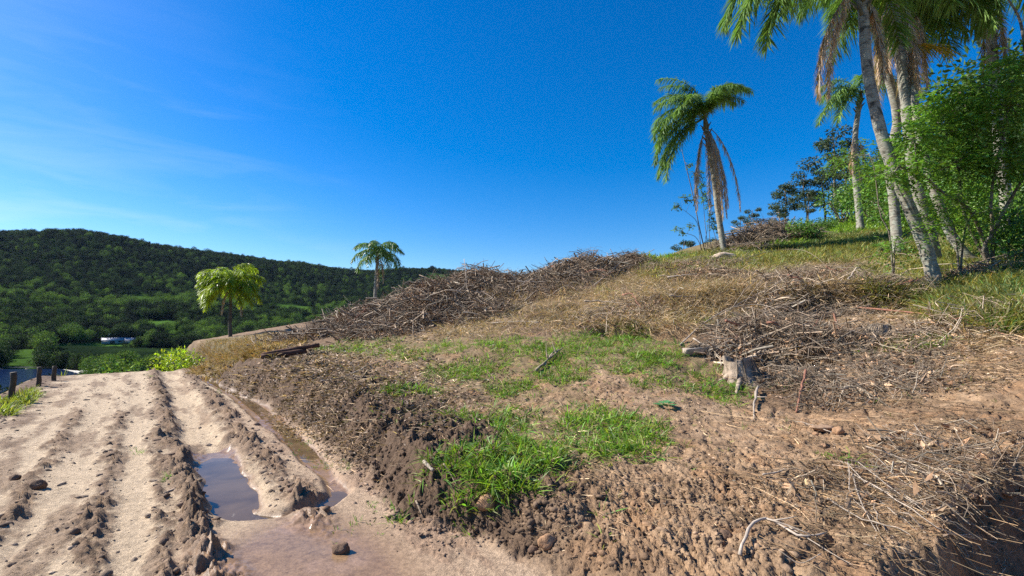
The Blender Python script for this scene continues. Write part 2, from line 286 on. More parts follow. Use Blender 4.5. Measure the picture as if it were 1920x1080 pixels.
# colours of the ground, with shade of hollows and straw gaps painted in
def mixc(c, c2, k): return c * (1 - k[..., None]) + np.array(c2) * k[..., None]
big = np.clip(0.5 + fbm(x * .7, y * .7, 3, 110), 0, 1); fine = np.clip(0.5 + fbm(x * 6, y * 6, 3, 120), 0, 1)
c = np.ones(Z.shape + (3,)) * np.array((0.315, 0.200, 0.112))
pat = lambda k, n: np.clip(k * 1.5 - 0.5 + n * 0.9 * (k > .02) - .1, 0, 1) * 0.9
c = mixc(c, (0.45, 0.315, 0.195), pat(S_, fine)); c = mixc(c, (0.40, 0.21, 0.10), np.clip(C_ * 0.9 * big, 0, .7))
c = mixc(c, (0.165, 0.115, 0.072), pat(L_, 1 - fine) * .8); c = mixc(c, (0.085, 0.052, 0.034), pat(D_, big)); c = mixc(c, (0.13, 0.12, 0.045), np.clip(G_ * 1.3 - 0.3 * fine, 0, 1))  # dark gaps under the bright straw are put into the ground colour
c = mixc(c, (0.165, 0.100, 0.056), .5 * sst(-.05, .35, fbm(x * 1.7, y * 1.7, 4, 210)) * (RR < 60)); c = mixc(c, (0.34, 0.19, 0.095), .5 * sst(.1, .35, fbm(x * 2.3, y * 2.3, 3, 214)) * (RR < 12)); c = mixc(c, (0.110, 0.070, 0.044), np.clip(nb * 1.3, 0, 1) * 0.9); c = mixc(c, (0.20, 0.13, 0.08), np.clip(nb, 0, 1) * np.clip(rough_n, 0, 1) * .8)
sand = np.array((0.50, 0.380, 0.25)) * (0.9 + 0.2 * fine[..., None])
rd = sand * np.ones(Z.shape + (1,))
rd = mixc(rd, (0.185, 0.120, 0.075), np.clip(ridges * 1.5 * (0.4 + .8 * crust + .4 * clod2) - .1, 0, 1) * .95); streak = fbm(s * 3.2 + wob * 2, t * .55, 4, 172); rd = mixc(rd, (0.25, 0.17, 0.11), sst(.0, .22, streak + .22 * fbm(x * 9, y * 9, 3, 171)) * .8)
rd = mixc(rd, (0.19, 0.125, 0.08), sst(-.05, .3, fbm(x * 1.4, y * 1.4, 4, 220) + .25 * sst(1.2, 2.2, -s)) * sst(.9, 1.5, -s) * .8); rd = mixc(rd, (0.15, 0.095, 0.062), np.clip(leftberm * 1.3, 0, 1)); rd = mixc(rd, (0.36, 0.23, 0.15), sst(1.0, 1.7, s) * .5 * (1 - sst(9, 13, t)))
wetm = np.clip(np.maximum(wet_end * 1.2, strm) + sst(0.1, 0.6, rut) * (t < 7.6) * sst(3, 4, t), 0, 1)
rd = mixc(rd, (0.23, 0.135, 0.07), wetm * 0.9); rd = mixc(rd, (0.33, 0.21, 0.135), wetm * sst(.1, .4, fbm(x * 3, y * 3, 3, 180)) * .6)
c = c * (1 - onroad[..., None]) + rd * onroad[..., None]
oth = (1 - sst(.2, .6, GB)) * (1 - onroad) * (RR < 120)
c = mixc(c, (0.10, 0.10, 0.035), oth * sst(2.5, 3.2, -s) ); c = mixc(c, (0.10, 0.10, 0.04), oth * sst(20, 22, t))
fk = sst(60, 110, RR)
fcol = np.ones_like(c) * np.array((0.010, 0.019, 0.009)); 
fcol = mixc(fcol, (0.03, 0.055, 0.016), np.clip(fbm(x * .01, y * .01, 3, 130) * 1.5, 0, .5))
fcol = mixc(fcol, (0.09, 0.18, 0.028), lawn * .97)
fcol = mixc(fcol, (0.55, 0.52, 0.46), sst(-5, -3, pd) * (pd < 0) * (y > 235) * 1.0)
c = c * (1 - fk[..., None]) + fcol * fk[..., None]
wet_attr = np.clip(wetm * onroad, 0, 1)
ZG = Z

# ---------------------------------------------------------------- mesh helpers
def new_mesh(name, V, faces, tint=None, smooth=False, attrs=None):
    """faces: list of (n,k) int arrays"""
    me = bpy.data.meshes.new(name); V = np.ascontiguousarray(V, dtype=np.float32)
    me.vertices.add(len(V)); me.vertices.foreach_set('co', V.ravel())
    faces = [f for f in faces if len(f)]
    li = np.concatenate([f.ravel() for f in faces]).astype(np.int32)
    ks = np.concatenate([np.full(len(f), f.shape[1]) for f in faces]); ls = np.concatenate([[0], np.cumsum(ks)[:-1]]).astype(np.int32)
    me.loops.add(len(li)); me.loops.foreach_set('vertex_index', li)
    me.polygons.add(len(ks)); me.polygons.foreach_set('loop_start', ls)
    if smooth: me.polygons.foreach_set('use_smooth', np.ones(len(ks), bool))
    if tint is not None:
        t_ = np.asarray(tint, np.float32)
        if t_.ndim == 1: t_ = np.stack([t_, t_, t_], -1)
        ca = me.attributes.new('tint', 'FLOAT_COLOR', 'POINT'); ca.data.foreach_set('color', np.c_[t_, np.ones(len(t_))].astype(np.float32).ravel())
    for k, v in (attrs or {}).items():
        at = me.attributes.new(k, 'FLOAT', 'POINT'); at.data.foreach_set('value', np.asarray(v, np.float32))
    me.update(calc_edges=True); me.validate(); return me
class MB:
    def __init__(s): s.V, s.F, s.T, s.n = [], {}, [], 0
    def add(s, V, faces, tint=1.0):
        V = np.asarray(V, float).reshape(-1, 3)
        for f in faces:
            f = np.asarray(f, int)
            if len(f): s.F.setdefault(f.shape[1], []).append(f + s.n)
        s.V.append(V); t_ = np.asarray(tint, float); t_ = t_[:, None] if t_.ndim == 1 and len(t_) == len(V) else t_; s.T.append(np.broadcast_to(t_, (len(V), 3)))
        s.n += len(V); return s
    def mesh(s, name, smooth=False):
        return new_mesh(name, np.concatenate(s.V), [np.concatenate(v) for v in s.F.values()], np.concatenate(s.T), smooth)
    def obj(s, name, mat, parent=None, smooth=False, **k): return link(name, s.mesh(name, smooth), mat, parent, **k)
def link(name, me, mat=None, parent=None, label=None, cat=None, group=None, kind=None, loc=None):
    o = bpy.data.objects.new(name, me); COL.objects.link(o)
    if mat is not None and me is not None and not me.materials: me.materials.append(mat)
    if parent: o.parent = parent
    if loc is not None: o.location = loc
    if label: o['label'] = label
    if cat: o['category'] = cat
    if group: o['group'] = group
    if kind: o['kind'] = kind
    return o
def thing(name, loc, label, cat, group=None, rz=0): 
    o = link(name, None, label=label, cat=cat, group=group, loc=tuple(float(v) for v in loc)); o.rotation_euler.z = rz; return o
def copy_tree(o, parent=None):
    c_ = o.copy(); COL.objects.link(c_); c_.parent = parent
    for ch in list(o.children): copy_tree(ch, c_)
    return c_
def unit(v): return v / np.maximum(np.linalg.norm(v, axis=-1, keepdims=True), 1e-9)
def tubes(paths, radii, sides=5, cap=True):
    paths = np.asarray(paths, float); n, k, _ = paths.shape; radii = np.broadcast_to(np.asarray(radii, float), (n, k))
    T = unit(np.gradient(paths, axis=1)); ref = np.where((np.abs(T.mean(1)[:, 2:3]) > 0.85), np.array([[1., 0, 0]]), np.array([[0, 0, 1.]]))[:, None]
    B = unit(np.cross(T, np.broadcast_to(ref, T.shape))); Nn = np.cross(B, T)
    an = np.linspace(0, 2 * math.pi, sides, endpoint=False)
    V = paths[:, :, None] + radii[..., None, None] * (np.cos(an)[None, None, :, None] * B[:, :, None] + np.sin(an)[None, None, :, None] * Nn[:, :, None])
    idx = np.arange(n * k * sides).reshape(n, k, sides); nx = np.roll(idx, -1, 2)
    q = np.stack([idx[:, :-1], nx[:, :-1], nx[:, 1:], idx[:, 1:]], -1).reshape(-1, 4); F = [q]
    if cap: F += [idx[:, 0, ::-1].reshape(-1, sides), idx[:, -1].reshape(-1, sides)]
    return V.reshape(-1, 3), F
def blades(base, azm, length, width, lean, droop, twist=None, nseg=3, dirs=None, g=None):
    """tapering leaves: base (n,3), heading azm, lean from the vertical, droop by gravity"""
    n = len(base); t_ = np.linspace(0, 1, nseg + 1); length = np.broadcast_to(length, (n,)); width = np.broadcast_to(width, (n,)); lean = np.broadcast_to(lean, (n,)); droop = np.broadcast_to(droop, (n,))
    h = np.stack([np.cos(azm), np.sin(azm), np.zeros(n)], -1)
    if dirs is None: dirs = h * np.sin(lean)[:, None] + np.array([0, 0, 1.]) * np.cos(lean)[:, None]
    path = base[:, None] + length[:, None, None] * (dirs[:, None] * t_[None, :, None] + h[:, None] * (droop[:, None] * 0.35 * t_ ** 2)[..., None] - np.array([0, 0, 1.]) * (droop[:, None] * t_ ** 2)[..., None])
    sv = unit(np.cross(dirs, np.array([0, 0, 1.]) + 1e-3)); 
    tw = rng.uniform(-1, 1, n) if twist is None else np.broadcast_to(twist, (n,))
    up = np.cross(sv, dirs); sv = sv * np.cos(tw)[:, None] + up * np.sin(tw)[:, None]
    wd = width[:, None] * np.array([0.7, 1.0, 0.85, 0.5][:nseg] if nseg <= 4 else np.ones(nseg))[None] * 0.5
    Lf = path[:, :-1] - sv[:, None] * wd[..., None]; Rt = path[:, :-1] + sv[:, None] * wd[..., None]
    V = np.concatenate([np.stack([Lf, Rt], 2).reshape(n, -1, 3), path[:, -1:]], 1); m = 2 * nseg + 1
    o = (np.arange(n) * m)[:, None]; F = [(o + np.array([[2 * i, 2 * i + 1, 2 * i + 3, 2 * i + 2]])) for i in range(nseg - 1)]
    return V.reshape(-1, 3), [np.concatenate(F)] + [o + np.array([[2 * nseg - 2, 2 * nseg - 1, 2 * nseg]])] if F else [o + np.array([[0, 1, 2]])]
def rep(v, m): return np.repeat(v, m)
def leaves(base, dirs, nrm, length, width, fold=0.25):
    n = len(base); dirs = unit(dirs); sd2 = unit(np.cross(dirs, nrm)); up = np.cross(sd2, dirs); length = np.broadcast_to(length, (n,))[:, None]; width = np.broadcast_to(width, (n,))[:, None]
    mid = base + dirs * length * 0.45
    V = np.stack([base, mid - sd2 * width * .5 + up * width * fold, base + dirs * length, mid + sd2 * width * .5 + up * width * fold], 1)
    o = (np.arange(n) * 4)[:, None]; return V.reshape(-1, 3), [np.concatenate([o + np.array([[0, 1, 2]]), o + np.array([[0, 2, 3]])])]
def rdir(n, zlo=-1, zhi=1):
    z_ = rng.uniform(zlo, zhi, n); a = rng.uniform(0, 2 * math.pi, n); q = np.sqrt(1 - z_ ** 2); return np.stack([q * np.cos(a), q * np.sin(a), z_], -1)
def curve(pts, k):
    pts = np.asarray(pts, float); m = len(pts)
    if m == 2: return pts[0] + (pts[1] - pts[0]) * np.linspace(0, 1, k)[:, None]
    e = np.vstack([2 * pts[0] - pts[1], pts, 2 * pts[-1] - pts[-2]]); u = np.linspace(0, m - 1, k); i = np.clip(u.astype(int), 0, m - 2); f = (u - i)[:, None]
    p0, p1, p2, p3 = e[i], e[i + 1], e[i + 2], e[i + 3]
    return 0.5 * (2 * p1 + (p2 - p0) * f + (2 * p0 - 5 * p1 + 4 * p2 - p3) * f ** 2 + (3 * p1 - p0 - 3 * p2 + p3) * f ** 3)
def gz(x, y): return samp(ZG, np.asarray(x, float), np.asarray(y, float))
def ghit(px, py): return hit(px, py, ZG)
def g1(px, py): return ghit([px], [py])[0]

# ---------------------------------------------------------------- materials
def mat_base(name):
    m = bpy.data.materials.new(name); m.use_nodes = True; nt = m.node_tree; b = nt.nodes['Principled BSDF']; b.inputs['Specular IOR Level'].default_value = 0.25; return m, nt, b
def mulc(nt, a, b_, mode='MULTIPLY', fac=1.0):
    n = N(nt, 'ShaderNodeMix', data_type='RGBA', blend_type=mode); n.inputs[0].default_value = fac
    for i, v in ((6, a), (7, b_)):
        if isinstance(v, tuple): n.inputs[i].default_value = v
        else: nt.links.new(v, n.inputs[i])
    return n.outputs[2]
def ntex(nt, scale, detail=4, rough=.55, vec=None, dist=0):
    n = N(nt, 'ShaderNodeTexNoise'); n.inputs['Scale'].default_value = scale; n.inputs['Detail'].default_value = detail; n.inputs['Roughness'].default_value = rough; n.inputs['Distortion'].default_value = dist
    if vec is not None: nt.links.new(vec, n.inputs['Vector'])
    return n.outputs[0]
def ramp(nt, src, stops):
    n = N(nt, 'ShaderNodeValToRGB'); e = n.color_ramp.elements
    while len(e) < len(stops): e.new(0.5)
    for el, (p_, c_) in zip(e, stops): el.position = p_; el.color = c_ if len(c_) == 4 else (*c_, 1)
    nt.links.new(src, n.inputs[0]); return n.outputs[0]
def bump(nt, b, src, strength=.5, dist=.01):
    n = N(nt, 'ShaderNodeBump'); n.inputs['Strength'].default_value = strength; n.inputs['Distance'].default_value = dist; nt.links.new(src, n.inputs['Height']); nt.links.new(n.outputs[0], b.inputs['Normal'])
def ground_mat(name, far=False):
    m, nt, b = mat_base(name); at = N(nt, 'ShaderNodeAttribute', attribute_name='tint'); wa = N(nt, 'ShaderNodeAttribute', attribute_name='wet')
    pos = N(nt, 'ShaderNodeNewGeometry').outputs['Position']
    v1 = ramp(nt, ntex(nt, 22 if not far else .08, 6, .65, pos), [(0.3, (.66, .64, .62)), (0.5, (1, 1, 1)), (.72, (1.28, 1.27, 1.25))])
    v2 = ramp(nt, ntex(nt, 90 if not far else .6, 3, .6, pos), [(0.3, (.72, .72, .72)), (.7, (1.22, 1.22, 1.22))])
    col = mulc(nt, mulc(nt, at.outputs['Color'], v1), v2); nt.links.new(col, b.inputs['Base Color'])
    mr = N(nt, 'ShaderNodeMapRange'); mr.inputs[3].default_value = .93; mr.inputs[4].default_value = .2; nt.links.new(wa.outputs['Fac'], mr.inputs[0]); nt.links.new(mr.outputs[0], b.inputs['Roughness'])
    bump(nt, b, ntex(nt, 60 if not far else .5, 6, .7, pos), .9 if not far else .4, .020 if not far else .4); bn = [n_ for n_ in nt.nodes if n_.type == 'BUMP'][0]; m4 = N(nt, 'ShaderNodeMapRange'); m4.inputs[3].default_value = bn.inputs['Strength'].default_value; m4.inputs[4].default_value = .06; nt.links.new(wa.outputs['Fac'], m4.inputs[0]); nt.links.new(m4.outputs[0], bn.inputs['Strength']); return m
M_ground = ground_mat('soil'); M_road = ground_mat('sandy_mud'); M_hills = ground_mat('valley_ground', True); M_hills.node_tree.nodes['Principled BSDF'].inputs['Specular IOR Level'].default_value = 0
def tint_mat(name, col, rough=.6, trans=0.0, var=.35, nscale=6, bumpv=0, obj_rand=0.0, spec=.25):
    m, nt, b = mat_base(name); at = N(nt, 'ShaderNodeAttribute', attribute_name='tint')
    tcn = N(nt, 'ShaderNodeTexCoord'); v = ramp(nt, ntex(nt, nscale, 3, .6, tcn.outputs['Object']), [(.3, (1 - var,) * 3), (.7, (1 + var,) * 3)])
    colr = mulc(nt, mulc(nt, at.outputs['Color'], (*col, 1)), v)
    if obj_rand:
        oi = N(nt, 'ShaderNodeObjectInfo'); rr = ramp(nt, oi.outputs['Random'], [(0, (1 - obj_rand, 1 - obj_rand, 1 - obj_rand * .8)), (.55, (1, 1, 1)), (1, (1 + obj_rand * 1.7, 1 + obj_rand * 1.4, 1 + obj_rand * .3))]); colr = mulc(nt, colr, rr)
    nt.links.new(colr, b.inputs['Base Color']); b.inputs['Roughness'].default_value = rough; b.inputs['Specular IOR Level'].default_value = spec
    if bumpv: bump(nt, b, ntex(nt, nscale * 5, 5, .65, tcn.outputs['Object']), .8, bumpv)
    if trans:
        tr = N(nt, 'ShaderNodeBsdfTranslucent'); ms = N(nt, 'ShaderNodeMixShader'); ms.inputs[0].default_value = trans; out = nt.nodes['Material Output']
        c2 = mulc(nt, colr, (1.5, 1.6, .7, 1)); nt.links.new(c2, tr.inputs[0]); nt.links.new(b.outputs[0], ms.inputs[1]); nt.links.new(tr.outputs[0], ms.inputs[2]); nt.links.new(ms.outputs[0], out.inputs[0])
    return m
M_grass = tint_mat('green_grass', (.125, .24, .035), .45, .35, .3, 3)
M_ygrass = tint_mat('yellowing_grass', (.24, .235, .075), .5, .3, .35, 1.5)
M_straw = tint_mat('dry_straw', (.43, .32, .195), .7, .15, .3, 2)
M_litter = tint_mat('dead_leaf_litter', (.24, .17, .115), .6, .1, .4, 2)
M_stick = tint_mat('dead_wood', (.28, .215, .15), .8, 0, .4, 14, .004)
M_pale = tint_mat('bleached_wood', (.38, .31, .24), .75, 0, .3, 14, .003)
M_redw = tint_mat('reddish_bark', (.27, .125, .08), .75, 0, .35, 14, .003)
M_frond = tint_mat('palm_leaflet', (.15, .25, .06), .38, .32, .3, 1.2, spec=.5)
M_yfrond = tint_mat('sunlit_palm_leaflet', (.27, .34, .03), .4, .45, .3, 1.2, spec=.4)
M_deadfrond = tint_mat('dead_palm_leaflet', (.50, .37, .27), .75, .2, .3, 2)
M_leaf = tint_mat('broad_leaf', (.125, .235, .042), .4, .32, .4, 2, spec=.45, obj_rand=.2)
M_euc = tint_mat('gum_leaf', (.06, .088, .045), .5, .25, .3, 1)
M_forest = tint_mat('forest_leaf', (.031, .054, .025), .75, spec=.08, trans=.15, var=.4, nscale=.3, obj_rand=.75) #, .15, .4, .3, obj_rand=.5)
M_foresty = tint_mat('light_forest_leaf', (.11, .18, .042), .75, spec=.08, trans=.2, var=.3, nscale=.3, obj_rand=.35) #, .2, .3, .3, obj_rand=.3)
M_clod = tint_mat('soil_clod', (1, 1, 1), .95, 0, .4, 12, .01, obj_rand=.35)
M_stone = tint_mat('clay_stone', (.38, .22, .12), .9, 0, .3, 14, .01)
M_rock = tint_mat('pale_rock', (.46, .36, .27), .9, 0, .3, 5, .02)
M_yellow = tint_mat('palm_fruit_stalk', (.55, .36, .03), .5, .2, .3, 8)
def trunk_mat(name, base, lich, stripes=True):
    m, nt, b = mat_base(name); tcn = N(nt, 'ShaderNodeTexCoord'); o = tcn.outputs['Object']
    mpn = N(nt, 'ShaderNodeMapping'); mpn.inputs['Scale'].default_value = (3, 3, 22); nt.links.new(o, mpn.inputs[0])
    rings = ntex(nt, 1.0, 4, .6, mpn.outputs[0], .4); pt = ntex(nt, 5, 5, .6, o); blot = ntex(nt, 2.1, 4, .6, o, .6)
    c1 = ramp(nt, rings, [(.34, tuple(v * .45 for v in base)), (.5, base), (.7, tuple(v * 1.3 for v in base))])
    c2 = mulc(nt, c1, (*lich, 1), 'MIX'); c2.node.inputs[0].default_value = 0; nt.links.new(ramp(nt, pt, [(.48, (0, 0, 0)), (.62, (.75,) * 3)]), c2.node.inputs[0])
    c3 = mulc(nt, c2, (.035, .03, .024, 1), 'MIX'); nt.links.new(ramp(nt, blot, [(.60, (0, 0, 0)), (.66, (.8,) * 3)]), c3.node.inputs[0])
    nt.links.new(c3, b.inputs['Base Color']); b.inputs['Roughness'].default_value = .85; bump(nt, b, rings, .9, .03); return m
M_trunk = trunk_mat('palm_bark', (.26, .235, .185), (.38, .39, .31)); M_bark = trunk_mat('branch_bark', (.16, .125, .09), (.28, .27, .20)); M_dbark = trunk_mat('dark_palm_bark', (.12, .095, .07), (.17, .15, .11))
def water_mat(name, col, rough, bs=.0, bscale=8):
    m, nt, b = mat_base(name); b.inputs['Base Color'].default_value = (*col, 1); b.inputs['Roughness'].default_value = rough; b.inputs['Specular IOR Level'].default_value = .5; b.inputs['IOR'].default_value = 1.33
    pos = N(nt, 'ShaderNodeNewGeometry').outputs['Position']; bump(nt, b, ntex(nt, bscale, 3, .5, pos), .15, bs); return m
M_pond = water_mat('pond_water', (.008, .022, .075), .12, .05, .6)
def puddle_mat():
    m, nt, b = mat_base('muddy_water'); pos = N(nt, 'ShaderNodeNewGeometry').outputs['Position']
    nt.links.new(ramp(nt, ntex(nt, 2.2, 3, .5, pos, .8), [(.35, (.095, .062, .034)), (.7, (.17, .112, .060))]), b.inputs['Base Color']); b.inputs['Roughness'].default_value = .03; b.inputs['IOR'].default_value = 1.33; b.inputs['Specular IOR Level'].default_value = .5
    bump(nt, b, ntex(nt, 25, 2, .5, pos), .08, .003)
    gl = N(nt, 'ShaderNodeBsdfTransparent'); ms = N(nt, 'ShaderNodeMixShader'); ms.inputs[0].default_value = .12; out = nt.nodes['Material Output']
    nt.links.new(b.outputs[0], ms.inputs[1]); nt.links.new(gl.outputs[0], ms.inputs[2]); nt.links.new(ms.outputs[0], out.inputs[0]); return m
M_puddle = puddle_mat()

# ---------------------------------------------------------------- ground sheets
GV = np.stack([GXX, GYY, ZG], -1).reshape(-1, 3)
idx = np.arange(NA * NR).reshape(NA, NR)
quad = np.stack([idx[:-1, :-1], idx[:-1, 1:], idx[1:, 1:], idx[1:, :-1]], -1)[..., ::-1]
onr_f = (onroad[:-1, :-1] > .5); far_f = (RR[:-1, :-1] > 90) ; near_f = ~onr_f & ~far_f
cent = np.arange(NA) * NR
def sheet(name, mask, mat, label=None, smooth=True):
    q = quad[mask].reshape(-1, 4); u, inv = np.unique(q, return_inverse=True)
    me = new_mesh(name, GV[u], [inv.reshape(q.shape)], c.reshape(-1, 3)[u], smooth, {'wet': wet_attr.ravel()[u]})
    me.materials.append(mat); return link(name, me, kind='structure', label=label)
sheet('ground', near_f, M_ground, smooth=False); sheet('dirt_road', onr_f & ~far_f, M_road); sheet('hills', far_f, M_hills)
def flat(name, pts, z, mat, **k):
    V = np.array([(a, b_, z) for a, b_ in pts]); return link(name, new_mesh(name, V, [np.arange(len(V))[None]]), mat, **k)
flat('pond', POND[::-1], -24.6, M_pond, kind='structure')
def road_xy(s_, t_): return (s_ * UY + t_ * UX, -s_ * UX + t_ * UY)
# puddle in the wheel rut and the trickle beside the bank
ring = [(0.35,4.4),(0.5,4.0),(1.0,3.8),(1.4,4.0),(1.25,4.8),(1.2,6),(1.15,6.9),(0.8,7.2),(0.55,6.9),(0.48,6),(0.42,5)]
pl = [road_xy(a, b_) for a, b_ in ring]
flat('water', pl[::-1], -0.066, M_puddle, kind='structure')
film = [(0.0,2.0),(1.7,2.0),(1.75,3.2),(1.5,3.95),(0.9,3.75),(0.45,3.9),(0.2,3.6)]
flat('water', [road_xy(a, b_) for a, b_ in film][::-1], -0.020, M_puddle, kind='structure')
sv = []
sp_ = np.array(stream); tn = unit(np.gradient(sp_, axis=0)); nn_ = np.stack([-tn[:, 1], tn[:, 0]], -1)
Vs = np.concatenate([np.c_[sp_ - nn_ * .11, np.zeros(len(sp_))], np.c_[sp_ + nn_ * .11, np.zeros(len(sp_))]])
mz_ = np.concatenate([gz(sp_[:, 0], sp_[:, 1])] * 2); mz_ = np.minimum.accumulate(mz_[:len(sp_)]); mz_ = mz_; Vs[:, 2] = np.concatenate([mz_, mz_]) + .012
m_ = len(sp_); link('water', new_mesh('water', Vs, [np.array([[i + 1, i, m_ + i, m_ + i + 1] for i in range(m_ - 1)])]), M_puddle, kind='structure')

# ---------------------------------------------------------------- scatter helpers
def patch(ells, jit=0.0):
    """points on the ground inside the listed patches (centre, half sizes, count)"""
    P_ = []
    for (a, b_, rx, ry, n) in ells:
        u = rng.uniform(0, 2 * math.pi, n); q = np.sqrt(rng.uniform(0, 1, n)) ** 1.1
        P_.append(ghit(a + rx * q * np.cos(u), b_ + ry * q * np.sin(u)))
    p = np.concatenate(P_); p = p[~np.isnan(p[:, 0])]
    if jit: p[:, :2] += rng.normal(0, jit, (len(p), 2)); p[:, 2] = gz(p[:, 0], p[:, 1])
    return p
def tints(n, base=(1, 1, 1), var=.3, hue=.12):
    v = np.exp(rng.normal(0, var, (n, 1))); h = rng.normal(0, hue, (n, 1)); return np.clip(np.array(base) * v * np.c_[1 + h, np.ones(n), 1 - h * .6], 0.02, 3)
def tufts(mb, p, nb, Lr, Wr, lean=(.1, 1.0), droop=(.1, .6), spread=.05, base=(1, 1, 1), nseg=3, var=.3, hue=.12):
    n = len(p); k = n * nb; b_ = np.repeat(p, nb, 0); a = rng.uniform(0, 2 * math.pi, k); q = spread * np.sqrt(rng.uniform(0, 1, k))
    b_ = b_ + np.c_[np.cos(a) * q, np.sin(a) * q, np.full(k, -.01)]; sc = np.repeat(rng.uniform(.65, 1.25, n), nb)
    V, F = blades(b_, a, rng.uniform(*Lr, k) * sc, rng.uniform(*Wr, k), rng.uniform(*lean, k), rng.uniform(*droop, k), nseg=nseg)
    mb.add(V, F, np.repeat(tints(k, base, var, hue), 2 * nseg + 1, 0))
def grasp(name, mat, label, cat, mb): return mb.obj(name, mat, label=label, cat=cat, kind='stuff')

# green grass coming up in patches over the bare slope
GREEN = [(700,650,70,14,150),(640,657,40,8,70),(760,668,50,12,90),(835,652,45,12,90),(850,700,55,14,110),(745,733,24,9,50),(800,735,30,8,40),(880,780,30,10,50),(900,690,60,20,120),(940,645,70,14,110),(1000,655,90,22,210),(1090,650,80,25,230),
 (1150,635,60,18,160),(1190,625,30,12,70),(1050,700,60,22,170),(960,730,50,16,110),(1240,665,55,22,150),(1180,680,60,20,130),(1220,720,40,12,40),(960,790,45,26,150),(950,830,50,18,110),(880,865,75,28,190),(960,880,80,30,230),(1010,855,50,20,120),(930,910,60,16,90),
 (1130,810,90,38,330),(1190,815,60,38,230),(1090,775,60,18,80),(1150,850,60,14,70),(1330,715,60,28,110),(1370,740,35,18,60),(1390,600,40,8,30),(1740,640,50,14,60),(1700,650,60,12,40),(1620,655,30,12,20),(1480,720,30,8,15),(760,945,26,12,30),(755,965,14,8,12),(860,955,30,10,14),
 (1300,600,30,10,30),(1160,950,60,30,8),(1580,860,20,5,10),(600,655,20,5,25),(1255,520,14,6,12),(1075,540,18,8,30),(1130,545,16,8,20)]
GREEN = [(a, b_, c1, d1, int(n * (.6 if b_ > 760 else 1))) for a, b_, c1, d1, n in GREEN if (a, b_) != (760, 945)]
mb = MB(); p = patch([(a, b_, c1 * 1.05, d1 * 1.1, int(n * .46)) for a, b_, c1, d1, n in GREEN], .05); tufts(mb, p, 11, (.09, .24), (.007, .013), (.15, 1.35), (.1, .7), .055, base=(1.15, 1.0, .9), nseg=3, var=.35, hue=.2)
tufts(mb, patch([(a, b_, c1 * 1.2, d1 * 1.3, int(n * .25)) for a, b_, c1, d1, n in GREEN], .15), 6, (.06, .2), (.005, .01), (.5, 1.5), (.2, .8), .06, base=(2.6, 1.5, 1.8))
p2 = patch([(a, b_, c1, d1, max(4, int(n * .35))) for a, b_, c1, d1, n in GREEN], .08); tufts(mb, p2, 9, (.06, .14), (.005, .009), (.3, 1.3), (.1, .5), .07, base=(1.25, 1.05, .8))
p3 = patch([(1040,720,240,110,160),(1250,780,250,110,70),(800,740,150,60,80),(700,690,110,40,50),(1700,720,220,60,50)], .05); tufts(mb, p3, 5, (.04, .12), (.004, .008), (.2, 1.3), (.1, .5), .04, base=(1.2, 1.0, .9))
p4 = patch([(280,705,12,4,8),(262,850,8,4,5),(316,890,10,8,10),(245,845,6,4,3),(560,840,30,14,14),(600,870,30,14,12),(650,870,20,10,8),(410,735,10,4,5),(670,1000,60,30,8),(700,950,20,10,6)], .02); tufts(mb, p4, 8, (.03, .08), (.004, .008), (.1, 1.2), (.1, .5), .03)
grasp('grass', M_grass, 'fresh green grass tufts scattered over the bare brown slope', 'grass', mb)

# yellowing tall grass on the upper right of the slope
YG = [(1290,487,95,12,420),(1240,500,40,8,120),(1330,478,60,10,230),(1440,475,110,22,800),(1560,468,120,26,950),(1660,455,90,26,700),(1720,500,80,40,900),(1700,545,90,25,500),(1830,500,90,60,1300),(1850,570,90,45,1100),(1900,590,60,35,500),(1780,580,60,25,420),(1640,520,50,18,260),(1900,480,60,60,600),
 (1400,500,110,14,330),(1250,515,50,10,90)]
mb = MB(); p = patch(YG, .05); tufts(mb, p, 7, (.18, .46), (.012, .024), (.1, 1.1), (.15, .75), .10, nseg=3, var=.35, hue=.2)
pg = patch([(1250,478,60,8,150),(1370,470,50,8,120),(1600,452,110,16,500),(1840,520,90,60,700),(1480,452,70,12,250),(1890,585,50,40,300)], .05); tufts(mb, pg, 7, (.15, .36), (.012, .022), (.1, 1.0), (.1, .6), .10, base=(.42, .72, .6))
pl_ = patch([(28,756,30,8,40),(60,742,18,6,26),(8,772,14,8,30),(120,700,8,6,14)], .04); tufts(mb, pl_, 9, (.12, .3), (.01, .02), (.1, 1.0), (.1, .5), .08, base=(1.0, 1.15, .7))
X, Y = rng.uniform(8.5, 22, 3200), rng.uniform(2, 16, 3200); kk = (X > .93 * Y + 1.2) & (Y > .28 * X + .8 * noise(X * .7, Y * .7, 300)); tufts(mb, np.c_[X, Y, gz(X, Y)][kk], 7, (.18, .42), (.012, .024), (.1, 1.1), (.15, .75), .12, var=.35, hue=.2)
grasp('grass', M_ygrass, 'tall yellowing grass covering the upper right of the slope', 'grass', mb)
# grass further up the hill behind
mb = MB(); p = patch([(1590,415,80,22,1400),(1700,400,90,40,1500),(1520,435,40,10,300),(1850,400,90,60,1800),(1450,455,60,8,200),(1240,482,30,4,100)], .15); tufts(mb, p, 5, (.2, .45), (.03, .06), (.1, 1.0), (.1, .5), .25, base=(1.3, 1.1, 1.1), nseg=2)
grasp('grass', M_grass, 'green pasture grass on the hillside behind the palms', 'grass', mb)

